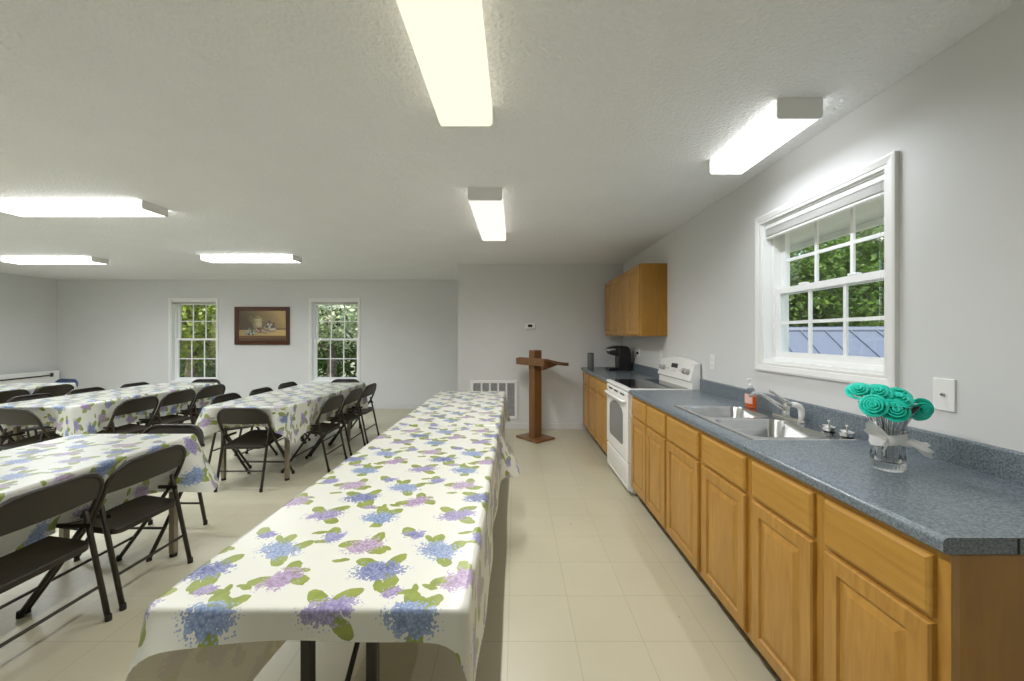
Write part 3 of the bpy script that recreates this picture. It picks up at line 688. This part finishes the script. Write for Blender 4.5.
q = MB(); W, H, t = .345, .283, .04
q.box(-W,-.018,-H,-W+t,-.0005,H).box(W-t,-.018,-H,W,-.0005,H).box(-W+t,-.018,-H,W-t,-.0005,-H+t).box(-W+t,-.018,H-t,W-t,-.0005,H)
q.build('vent_frame', M['plate'], ve, bevel=.004)
q = MB()
for k in range(1, 5):
    x = -W+t+(2*W-2*t)*k/5; q.box(x-.013, -.015, -H+t, x+.013, -.006, H-t)
q.build('vent_divider', M['plate'], ve)
MB().box(-W+t,-.006,-H+t,W-t,-.0005,H-t).build('vent_filter', M['filter'], ve)
q = MB()
for k in range(22):
    z = -H+t+.012+k*.0225
    q.add([(-W+t,-.012,z-.004),(W-t,-.012,z-.004),(W-t,-.007,z+.005),(-W+t,-.007,z+.005)], [(0,1,2,3)])
q.build('louvre', M['filter'], ve)

# ------------------------------------------------------------------ lectern
LE = empty('wooden_lectern', (.272, 5.17, 0), R(-50), 'dark wooden lectern with a cross-shaped front standing by the vent wall', 'lectern')
# local: +x along the beam, -y front (cross side), +y reader side
MB().prism([(-.21,-.17),(.21,-.17),(.21,.17),(-.21,.17)], 'z', 0, .03).build('base_plate', M['walnut'], LE, bevel=.012)
MB().box(-.055,-.065,.03,.055,.065,1.185).build('post', M['walnut'], LE, bevel=.003)
MB().box(-.275,-.105,.985,.275,-.066,1.075).build('crossbeam', M['walnut'], LE, bevel=.003)
MB().prism([(-.066,1.062),(.36,.975),(.365,.995),(-.066,1.085)], 'x', -.27, .27).build('book_board', M['walnut'], LE, bevel=.003)
MB().box(-.27,.35,.97,.27,.365,1.015).build('book_ledge', M['walnut'], LE, bevel=.002)
for s in (-.25, 1): MB().prism([(-.064,.93),(-.064,1.058),(.20,1.002),(.20,.985)], 'x', s*.20-.012, s*.20+.012).build('bracket', M['walnut'], LE)

# ------------------------------------------------------------------ painting
pa = empty('framed_painting', (-4.757, YB, 1.567), 0, 'framed still life painting of a jug and fruit on the far wall between the windows', 'painting')
PW, PH = .513, .357
prof = [(0,.0005),(0,.032),(.012,.034),(.030,.020),(.060,.026),(.072,.014),(.075,.012),(.075,.0005)]
q = MB(); rs = [[(sx_*(PW-o_), -d, sz_*(PH-o_)) for o_, d in prof] for sx_, sz_ in ((-1,-1),(1,-1),(1,1),(-1,1))]; rs.append(rs[0]); q.rings(rs, False, False); q.build('frame', M['frame'], pa)
cw, chh = PW-.074, PH-.074; nx, nz = 132, 84
q = MB(); vs_ = [(-cw+2*cw*i/nx, -.012, -chh+2*chh*j/nz) for j in range(nz+1) for i in range(nx+1)]
q.add(vs_, [(j*(nx+1)+i, j*(nx+1)+i+1, (j+1)*(nx+1)+i+1, (j+1)*(nx+1)+i) for j in range(nz) for i in range(nx)])
mc = mat('painted_canvas', (.4,.3,.2), .45); n, l, b = NT(mc); at_ = n.new('ShaderNodeVertexColor'); at_.layer_name = 'paint'; l.new(at_.outputs[0], b.inputs['Base Color'])
cv = q.build('canvas', mc, pa); ca = cv.data.color_attributes.new('paint', 'FLOAT_COLOR', 'POINT')
prn = random.Random(11)
blobs = []  # cx, cz, rx, rz, colour
def P_(u, v): return u, v
blobs += [(-.22,.28,.22,.40,(.40,.35,.18)), (-.22,.58,.16,.09,(.26,.22,.09)), (-.20,.02,.20,.30,(.42,.36,.22))]
for k in range(26): blobs.append((-.50+prn.uniform(-.2,.22), -.36+prn.uniform(-.2,.16), .055, .08, prn.choice([(.30,.32,.27),(.10,.11,.08),(.48,.48,.42)])))
for k in range(16): blobs.append((-.10+prn.uniform(-.2,.24), -.32+prn.uniform(-.12,.14), .065, .10, prn.choice([(.20,.07,.06),(.40,.27,.20),(.10,.04,.03),(.42,.36,.28)])))
blobs += [(.36,-.26,.24,.17,(.46,.38,.29)), (.16,-.16,.15,.16,(.40,.33,.22))]
for k in range(14): blobs.append((.30+prn.uniform(-.16,.2), .06+prn.uniform(-.16,.22), .045, .10, prn.choice([(.52,.50,.46),(.10,.09,.12),(.20,.13,.10)])))
for j in range(nz+1):
    for i in range(nx+1):
        u, v = -1+2*i/nx, -1+2*j/nz
        g = max(0, min(1, .5+.45*u+.25*v)); c = [.075+.42*g**2.2, .058+.30*g**2.2, .032+.13*g**2.2]
        if -.15 > v-.0 and u > .35: c = [x*.6 for x in c]
        if v < -.28: c = [.42+.14*(u+.6), .30+.09*(u+.6), .15+.03*u]
        if v < -.66: c = [.17, .085, .03]
        if v < -.82: c = [.10, .055, .022]
        for (cx, cz, rx, rz, cc) in blobs:
            d = ((u-cx)/rx)**2 + ((v-cz)/rz)**2
            if d < 1:
                sh_ = .55+.75*max(0, 1-(((u-cx)/rx-.3)**2+((v-cz)/rz-.35)**2)); c = [x*sh_ for x in cc]
        for hx in (-.50, .07):
            d = ((u-hx)/.075)**2+((v-.48)/.15)**2
            if .45 < d < 1.0: c = [.26,.22,.11]
        ca.data[j*(nx+1)+i].color = (*c, 1)

# ------------------------------------------------------------------ tables and cloths
def cloth(X0, X1, Y0, Y1, z, hang, flare, label, seed=0, uvo=(0,0), wave=.008, cgain=None, press=()):
    """hang: left,right,front,back drop; flare: per corner (fl, fr, br, bl) outward throw; cgain: extra drop per corner"""
    q = MB(); q.keep = True; rc = .02; rnd = random.Random(seed)
    cgain = cgain or (.12,)*4
    per = []  # (x, y, nx, ny, side)
    def line(a, b_, nrm, side, n_):
        for k in range(n_): f = k/n_; per.append((a[0]+(b_[0]-a[0])*f, a[1]+(b_[1]-a[1])*f, *nrm, side))
    def corner(cx, cy, a0, idx, n_=8):
        for k in range(n_): t = R(a0+90*k/n_); per.append((cx+rc*cos(t), cy+rc*sin(t), cos(t), sin(t), ('c', idx, k/n_)))
    nx_ = int((X1-X0)/.02); ny_ = int((Y1-Y0)/.025)
    line((X0+rc,Y0),(X1-rc,Y0),(0,-1),'front',nx_); corner(X1-rc,Y0+rc,-90,1)
    line((X1,Y0+rc),(X1,Y1-rc),(1,0),'right',ny_); corner(X1-rc,Y1-rc,0,2)
    line((X1-rc,Y1),(X0+rc,Y1),(0,1),'back',nx_); corner(X0+rc,Y1-rc,90,3)
    line((X0,Y1-rc),(X0,Y0+rc),(-1,0),'left',ny_); corner(X0+rc,Y0+rc,180,0)
    N = len(per); order = ['left','front','right','back']  # corner idx i lies between order[i] and order[i+1]
    hs = []
    for p in per:
        if isinstance(p[4], tuple):
            i = p[4][1]; a, b_ = hang[order[i % 4]], hang[order[(i+1) % 4]]; hs.append(a+(b_-a)*(p[4][2]))
        else: hs.append(hang[p[4]])
    for it in range(6): hs = [(hs[i-1]+hs[i]*2+hs[(i+1) % N])/4 for i in range(N)]
    corners = [(X0,Y0),(X1,Y0),(X1,Y1),(X0,Y1)]
    ph = [rnd.uniform(0,6) for _ in range(4)]
    D = 16; rings_ = []; uvs = []
    ins = []; iuv = []
    for p in per: ins.append((p[0]-p[2]*.012, p[1]-p[3]*.012, z)); iuv.append((p[0]-p[2]*.012+uvo[0], p[1]-p[3]*.012+uvo[1]))
    rings_.append(ins); uvs += iuv
    L = 0
    for k in range(D+1):
        d = k/D; rg = []
        for i, p in enumerate(per):
            cs = [exp(-(((p[0]-c[0])**2+(p[1]-c[1])**2)/(.13**2))) for c in corners]
            ex = sum(c*g for c, g in zip(cs, cgain)); fl = sum(c*g for c, g in zip(cs, flare))
            h = hs[i]+ex; ln = h*d
            s_ = i*.022
            wv = wave*(sin(s_*9+ph[0])+.6*sin(s_*17+ph[1]))*min(1, ln/.12)
            # rounded shoulder then fall
            r0 = .010; 
            if ln < r0*1.57: a = ln/r0; off = r0*sin(a); dz = r0*(1-cos(a))
            else: off = r0; dz = r0+(ln-r0*1.57)
            tt = max(0, ln-.015)/max(h, .01)
            off += wv + .010*tt + fl*tt**1.1
            for sd, ctr, depth in press:
                if p[4] == sd: u_ = abs((p[1] if sd == 'right' else p[0])-ctr); off -= depth*min(1, tt*1.15)*max(0, min(1, (.30-u_)/.08))
            dz = dz*(1-.10*min(1, fl/.1)*tt) if fl > .02 else dz
            rg.append((p[0]+p[2]*off, p[1]+p[3]*off, z-dz))
            uvs.append((p[0]+p[2]*ln+uvo[0], p[1]+p[3]*ln+uvo[1]))
        rings_.append(rg)
    n = N; q.v = [v for r_ in rings_ for v in r_]
    # faces oriented outward/up; shoulder strip + cap
    for k in range(len(rings_)-1):
        for i in range(n): j = (i+1) % n; q.f.append((k*n+i, (k+1)*n+i, (k+1)*n+j, k*n+j))
    q.f.append(tuple(range(n)))
    q.uv = uvs
    o = q.build('tablecloth', M['floral'], smooth=True)
    tag(o, label, 'tablecloth', 'floral tablecloths')
    # origin to the table centre
    return o
ZT = .738
def std_table(X0, X1, Y0, Y1, label, style='taupe', ri=.125, yi=.20):
    r_ = empty('folding_table', ((X0+X1)/2, (Y0+Y1)/2, 0), 0, label, 'table')
    a, b_ = (X1-X0)/2-.004, (Y1-Y0)/2-.004
    MB().box(-a, -b_, ZT-.022, a, b_, ZT-.001).build('tabletop', M['tabletop'], r_, bevel=.006)
    MB().box(-a+.055, -b_+.03, ZT-.055, -a+.07, b_-.03, ZT-.0225).box(a-.07, -b_+.03, ZT-.055, a-.055, b_-.03, ZT-.0225).build('apron_rail', M['blackmetal'], r_)
    if style == 'taupe':
        for sx_ in (-1, 1):
            for sy_ in (-1, 1):
                x, y = (-a+.02 if sx_ < 0 else a-ri), sy_*(b_-yi); MB().box(x-.017, y-.017, .02, x+.017, y+.017, ZT-.0225).build('leg', M['tableleg'], r_, bevel=.004)
                MB().lathe([(.020,0),(.020,.02)], (x, y, 0), 10).build('foot_cap', M['rubber'], r_)
        for sy_ in (-1, 1): y = sy_*(b_-yi); MB().box(-a+.04, y-.008, ZT-.05, a-ri-.02, y+.008, ZT-.034).build('crossbar', M['tableleg'], r_)
    else:
        for sy_ in (-1, 1):
            y = sy_*(b_-.235)
            for sx_ in (-1, 1):
                x = sx_*.097-.03; MB().box(x-.016, y-.016, .10, x+.016, y+.016, ZT-.0225).build('leg', M['blackmetal'], r_, bevel=.004)
            MB().tube([(-.36, y, .012), (-.30, y, .05), (-.14, y, .10), (.08, y, .10), (.28, y, .05), (.34, y, .012)], .014, 8).build('foot_bar', M['blackmetal'], r_, smooth=True)
            MB().tube([(-.02, y-.0*sy_, .30), (-.0, y-sy_*.16, .50), (-.0, y-sy_*.42, ZT-.04)], .009, 6).build('diagonal_brace', M['blackmetal'], r_)
    return r_
# island row of two tables
IX0, IX1 = -.868, -.118
std_table(IX0, IX1, .915, 2.700, 'black-legged folding table under the near cloth beside the kitchen aisle', 'black')
std_table(IX0, IX1, 2.76, 4.44, 'black-legged folding table under the far cloth beside the kitchen aisle', 'black')
cloth(IX0, IX1, .905, 2.71, ZT+.001, dict(left=.55, right=.30, front=.075, back=.02), (.05, .0, .15, .0), 'large floral cloth nearest the camera, on the table beside the kitchen aisle', 1, (.07,.13), .006, (0, .0, .10, .0))
cloth(IX0, IX1, 2.757, 4.45, ZT+.001, dict(left=.35, right=.30, front=.03, back=.25), (0, 0, .05, .05), 'floral cloth on the far half of the aisle table, in front of the wall vent', 2, (.31,.0), .006, (0,0,.08,.08))
T = [('A', -2.84, -2.08, .70, 2.50, 'near left table, cut by the left photo edge'),
     ('C', -2.805, -2.045, 3.47, 5.24, 'middle table before the far window right of the painting'),
     ('B', -4.815, -4.055, 3.50, 5.24, 'middle-left table before the far window left of the painting'),
     ('D', -6.75, -5.99, 3.45, 5.24, 'far left table by the leaning folded table')]
PRESS = {'A': (('right', 1.66, .115), ('right', 2.12, .115)), 'C': (('front', -2.44, .085), ('right', 4.09, .05), ('right', 4.62, .05), ('right', 5.06, .05)),
         'B': (('right', 4.0, .05), ('right', 4.5, .05), ('right', 5.0, .05), ('front', -4.42, .08)), 'D': (('right', 4.5, .05), ('right', 5.0, .05))}
for k, (nm, a, b_, c, d, lab) in enumerate(T):
    std_table(a, b_, c, d, 'folding table with taupe legs, '+lab, 'taupe', *((.05, .09) if nm == 'A' else (.125, .20)))
    fl = {'A': (.03,.03,.11,.06), 'C': (.09,.03,.03,.05), 'B': (.04,.05,.05,.05), 'D': (.05,)*4}[nm]
    cloth(a-.004, b_+.004, c-.004, d+.004, ZT+.001, dict(left=.27, right=.30, front=.20, back=.19), fl, 'floral cloth over the '+lab, 10+k, (.1*k, .17*k), .007, (.09,.06,.12,.08), PRESS[nm])
# folded table leaning on the left wall
ft = empty('folded_table', (XL+.13, 6.27, 0), 0, 'white folded table standing on its edge against the left wall', 'folded table')
q = MB().box(-.02,-.91,0.0,.02,.91,.735); q.build('tabletop', M['enamel'], ft, bevel=.01)
q = MB(); q.tube([(.035,-.75,.62),(.035,.78,.66)], .011, 6); q.build('folded_leg', M['blackmetal'], ft)
q = MB(); q.tube([(.035,-.75,.12),(.035,.78,.10)], .011, 6); q.build('folded_leg', M['blackmetal'], ft)
MB().box(.0205,.76,.63,.04,.80,.70).build('hinge_bracket', M['blackmetal'], ft, bevel=.005)
MB().box(.0205,-.80,.58,.05,-.72,.66).build('hinge_bracket', M['blackmetal'], ft, bevel=.005)

# ------------------------------------------------------------------ folding chairs
def make_chair(m):
    r_ = empty('folding_chair')
    HW = .222; ft_ = Vector((.215, 0, .015)); br = Vector((-.125, 0, .49)); tp = Vector((-.210, 0, .728))
    def mid(f): return br.lerp(tp, f)
    # continuous front leg / back frame tube
    pts = []
    side = [Vector((.215,0,.02)), Vector((.13,0,.135)), Vector((.04,0,.262)), Vector((-.04,0,.375)), Vector((-.105,0,.47)), Vector((-.140,0,.54)), mid(.45)]
    for p in side: pts.append((p.x, -HW, p.z))
    Rr = .112; zt = tp.z; 
    ax = (tp-br).normalized()
    cb = tp - ax*Rr
    for k in range(0, 7):
        t = R(90*k/6); q_ = cb + ax*Rr*sin(t); pts.append((q_.x, -HW+Rr*(1-cos(t)), q_.z))
    for k in range(6, -1, -1):
        t = R(90*k/6); q_ = cb + ax*Rr*sin(t); pts.append((q_.x, HW-Rr*(1-cos(t)), q_.z))
    for p in reversed(side): pts.append((p.x, HW, p.z))
    MB().tube(pts, .0115, 8).build('front_frame', m, r_, smooth=True)
    # back panel, curved, filling the top of the loop
    rs = []; nn = 12
    back = Vector((-1, 0, 0))
    for j in range(9):
        f = j/8; s_ = .40+.60*f    # position along br->tp
        dist = (tp-br).length*s_; top_gap = (tp-br).length-dist
        hw = HW if top_gap > Rr else HW-Rr+sqrt(max(0, Rr*Rr-(Rr-top_gap)**2))
        row = []
        for i in range(nn+1):
            u = -1+2*i/nn; p = br+ax*dist + back*(.022*(1-u*u))*(.4+.6*(1-f)); row.append(Vector((p.x, u*hw, p.z)))
        rs.append(row)
    pn = MB(); pn.rings(rs, False, False, closed=False)
    off = back*.004; rs2 = [[p+off for p in row] for row in rs]; pn.rings(rs2, False, False, closed=False)
    pn.rings([rs[0], rs2[0]], False, False, closed=False); pn.rings([rs[-1], rs2[-1]], False, False, closed=False)
    pn.build('backrest', m, r_, smooth=50)
    # rear legs, stretchers
    for s in (-1, 1):
        y = s*(HW-.0215)
        MB().tube([(-.118, y, .535), (-.125, y, .52), (-.160, y, .36), (-.232, y, .02)], [.008,.0115,.0115,.0115], 8).build('rear_leg', m, r_, smooth=True)
        MB().lathe([(.013,0),(.0140,.004),(.0130,.028),(.011,.032)], (-.235, y, 0), 10).build('rubber_foot', M['rubber'], r_, smooth=40)
        MB().lathe([(.013,0),(.0140,.004),(.0130,.028),(.011,.032)], (.219, s*HW, 0), 10).build('rubber_foot', M['rubber'], r_, smooth=40)
        MB().box(-.165, y-s*.0125-.003, .455, .0, y-s*.0125+.003, .475).build('side_link', m, r_)
    MB().tube([(-.200, -HW+.022, .17), (-.200, HW-.022, .17)], .0075, 6).build('rear_stretcher', m, r_)
    MB().tube([(.120, -HW, .15), (.120, HW, .15)], .0075, 6).build('front_stretcher', m, r_)
    MB().tube([(-.185, -HW+.022, .245), (-.185, HW-.022, .245)], .0055, 6).build('rear_stretcher', m, r_) if False else None
    # seat pan
    sp = rrect(-.185, -.185, .205, .185, .045, 6)
    def zz(x, y, o_): return .416 + .026*(x/.2) - .006*(1-min(1, (x/.2)**2))*(1-min(1,(y/.19)**2)) + o_
    st = MB(); rs = []
    for sc, dz in ((1, -.028), (1, -.004), (.985, 0), (.90, -.002), (.5, -.007)):
        rs.append([(.01+(x-.01)*sc, y*sc, zz(x*sc, y*sc, dz)) for x, y in sp])
    st.rings(rs); st.build('seat', m, r_, smooth=45)
    return r_
chair0 = make_chair(M['chair']); used = [False]
def chair(x, y, deg, label, first=None):
    c = chair0 if not used[0] else copy_tree(chair0); used[0] = True
    c.location = (x, y, 0); c.rotation_euler = (0, 0, R(deg)); tag(c, label, 'chair', 'metal folding chairs at the tables'); return c
# deg: direction the sitter faces (0 = +X, 180 = -X, 90 = +Y, -90 = -Y)
chair(-2.20, 1.66, 180, 'brown-black metal folding chair cut off by the lower left photo edge, nearest the camera')
chair(-2.205, 2.135, 180, 'brown-black metal folding chair at the near left table, second from the camera')
chair(-2.46, 2.575, -90, 'folding chair at the far end of the near left table, mostly hidden behind its cloth')
chair(-2.44, 3.63, 90, 'folding chair at the near end of the middle table, back squarely to the camera')
chair(-2.115, 4.09, 180, 'folding chair on the aisle side of the middle table, nearest of the three')
chair(-2.115, 4.62, 180, 'folding chair on the aisle side of the middle table, middle of the three')
chair(-2.115, 5.11, 180, 'folding chair on the aisle side of the middle table, farthest of the three')
chair(-2.97, 4.22, 0, 'folding chair on the left side of the middle table, nearest of the three tops')
chair(-2.90, 4.70, 0, 'folding chair on the left side of the middle table, middle of the three tops')
chair(-2.92, 5.28, 0, 'folding chair on the left side of the middle table, farthest of the three tops')
chair(-2.51, 5.50, -90, 'folding chair at the far end of the middle table below the right far window')
chair(-4.10, 4.00, 180, 'folding chair on the right side of the middle-left table, nearest of the three')
chair(-4.11, 4.50, 180, 'folding chair on the right side of the middle-left table, middle of the three')
chair(-4.12, 5.00, 180, 'folding chair on the right side of the middle-left table, farthest and shiniest of the three')
chair(-5.05, 4.18, 0, 'folding chair on the left side of the middle-left table, nearest of its three tops')
chair(-5.03, 4.70, 0, 'folding chair on the left side of the middle-left table, middle of its three tops')
chair(-4.95, 5.22, 0, 'folding chair on the left side of the middle-left table, farthest of its three tops')
chair(-4.42, 3.60, 84, 'folding chair with its back to the camera, cut by the left photo edge')
chair(-4.57, 5.50, -90, 'folding chair at the far end of the middle-left table below the left far window')
chair(-6.14, 4.50, 180, 'folding chair at the far left table, its back cut by the photo edge')
chair(-6.17, 5.00, 180, 'folding chair at the far left table, second from the photo edge')
cb_ = copy_tree(chair0); cb_.location = (-6.70, 5.53, 0); cb_.rotation_euler = (0, 0, R(-100)); cb_.name = 'folding_chair'
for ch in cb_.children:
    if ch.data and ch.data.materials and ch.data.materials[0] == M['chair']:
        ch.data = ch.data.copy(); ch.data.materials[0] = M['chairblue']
tag(cb_, 'folding chair with a blue sheen painted into its colour at the far end of the far left table', 'chair', 'metal folding chairs at the tables')

# ------------------------------------------------------------------ outdoors
S(MB().box(-40, -20, -.5, 45, 50, -.45), 'ground', M['grass'])
S(MB().box(XO, YR-.5, 2.12, XO+.55, YB+.6, 2.16).box(XO+.55, YR-.5, 2.08, XO+.575, YB+.6, 2.30), 'eave_right', M['soffit'])
S(MB().box(XL-.6, YO, 2.16, XO+.5, YO+.5, 2.20), 'eave_back', M['soffit'])
# shed with a standing seam roof
d1 = Vector((-.316,-.949,0)); d2 = Vector((.949,-.316,0)); rg0 = Vector((9.2, 11.0, 0))
sh_ = empty('metal_roofed_shed', (9.2, 11.0, -.45), math.atan2(d2.y, d2.x), 'low shed with a blue-grey standing seam roof seen through the kitchen window', 'shed')
# local x = along ridge, local y = away from camera
hl, hw_, zr, ze = 7.5, 3.4, 1.92, .35
q = MB(); q.prism([(-hw_,ze),(0,zr),(hw_,ze),(hw_,ze+.06),(0,zr+.06),(-hw_,ze+.06)], 'x', -hl, hl); ro = q.build('roof', M['metalroof'], sh_)
q = MB()
for k in range(26):
    x = -hl+.1+k*.59
    q.add([(x,-hw_,ze+.06),(x+.04,-hw_,ze+.06),(x+.04,0,zr+.06),(x,0,zr+.06),(x,-hw_,ze+.11),(x+.04,-hw_,ze+.11),(x+.04,0,zr+.11),(x,0,zr+.11)], [(0,1,5,4),(1,2,6,5),(2,3,7,6),(3,0,4,7),(4,5,6,7)])
q.build('roof_seam', M['metalroof'], ro)
MB().tube([(-hl,0,zr+.08),(hl,0,zr+.08)], .09, 8).build('ridge_cap', M['metalroof'], ro)
MB().box(-hl+.3,-hw_+.3,0,hl-.3,hw_-.3,ze+.1).build('wall', M['siding'], sh_)
def leaf_mesh(n_, rx, ry, rz, size, seed):
    rnd = random.Random(seed); q = MB(); V = q.v; F = q.f
    for k in range(n_):
        while True:
            a, b_, c = rnd.uniform(-1,1), rnd.uniform(-1,1), rnd.uniform(-1,1); d = a*a+b_*b_+c*c
            if d < 1 and d > .15: break
        lump = 1+.25*sin(a*5+seed)*cos(b_*4+c*5)
        p = Vector((a*rx*lump, b_*ry*lump, c*rz*lump))
        u = Vector((rnd.gauss(0,1), rnd.gauss(0,1), rnd.gauss(0,.6))).normalized(); v = u.orthogonal().normalized(); w_ = u.cross(v); an = rnd.uniform(0, 6); v = v*cos(an)+w_*sin(an)
        s = size*rnd.uniform(.6,1.3); i = len(V)
        V += [tuple(p), tuple(p+u*s*.5+v*s*.28), tuple(p+u*s), tuple(p+u*s*.5-v*s*.28+Vector((0,0,-s*.1)))]
        F.append((i,i+1,i+2,i+3))
    q.keep = True; return q
def tree0(m, n_, r, rz, size, seed, th, nm='tree'):
    t = empty(nm)
    lf = leaf_mesh(n_, r, r, rz, size, seed); lf.v = [(a, b_, c+th) for a, b_, c in lf.v]; lf.build('foliage', m, t)
    br = MB(); br.tube([(0,0,0),(.05,.03,th*.5),(0,.08,th),(.05,0,th+rz*.6)], [.16,.12,.09,.03], 8)
    rnd = random.Random(seed)
    for k in range(6):
        a = rnd.uniform(0,6.28); z0 = th*rnd.uniform(.5,1.0); br.tube([(0,.05,z0),(r*.35*cos(a),r*.35*sin(a),z0+.5),(r*.75*cos(a),r*.75*sin(a),z0+rz*.4)], [.06,.04,.015], 6)
    br.build('trunk', M['bark'], t); return t
TG = 'trees outside the kitchen window'
tk = tree0(M['leaf'], 9000, 3.0, 3.4, .26, 1, 4.0)
for i, (x, y, s, lab) in enumerate(((17, 16.8, 1, 'green tree seen through the right panes of the kitchen window'), (18, 20.5, 1.1, 'green tree seen through the middle panes of the kitchen window'),
        (18.5, 25, 1.15, 'green tree seen through the left panes of the kitchen window'), (22, 18.5, 1.5, 'taller tree behind the others outside the kitchen window'), (23, 25, 1.5, 'tall tree farthest back outside the kitchen window'), (14.5, 22.8, .9, 'green tree just beyond the shed roof at the left of the kitchen window'))):
    t = tk if i == 0 else copy_tree(tk)
    t.location = (x, y, -.45); t.rotation_euler = (0,0,i*1.1); t.scale = (s,s,s*(.95)); tag(t, lab, 'tree', TG)
tb = tree0(M['leafy'], 5000, 1.5, 1.6, .16, 2, 2.6)
tb.location = (-9.3, 11.0, -.45); tag(tb, 'yellow-green sunlit tree outside the far window left of the painting', 'tree')
tp_ = tree0(M['leafp'], 3000, 1.2, 1.0, .15, 3, 2.45)
tp_.location = (-4.9, 10.2, -.45); tag(tp_, 'pale leafy tree outside the far window right of the painting', 'tree')
tf = tree0(M['leaf'], 6500, 2.3, 2.4, .22, 4, 2.3, 'bush_tree')
for i, (x, y, lab) in enumerate(((-11.2, 13.6, 'dark green tree behind the left far window, left one'), (-8.2, 13.4, 'dark green tree at the right side of the left far window'), (-5.2, 13.2, 'dark green tree behind the pale one at the right far window'), (-14.5, 15.5, 'dark tree farthest left outside the left far window'), (-2.6, 13.8, 'dark green tree at the right side of the right far window'))):
    t = tf if i == 0 else copy_tree(tf)
    t.location = (x, y, -.45); t.rotation_euler = (0,0,i*1.7); tag(t, lab, 'tree', 'dark trees beyond the far wall')
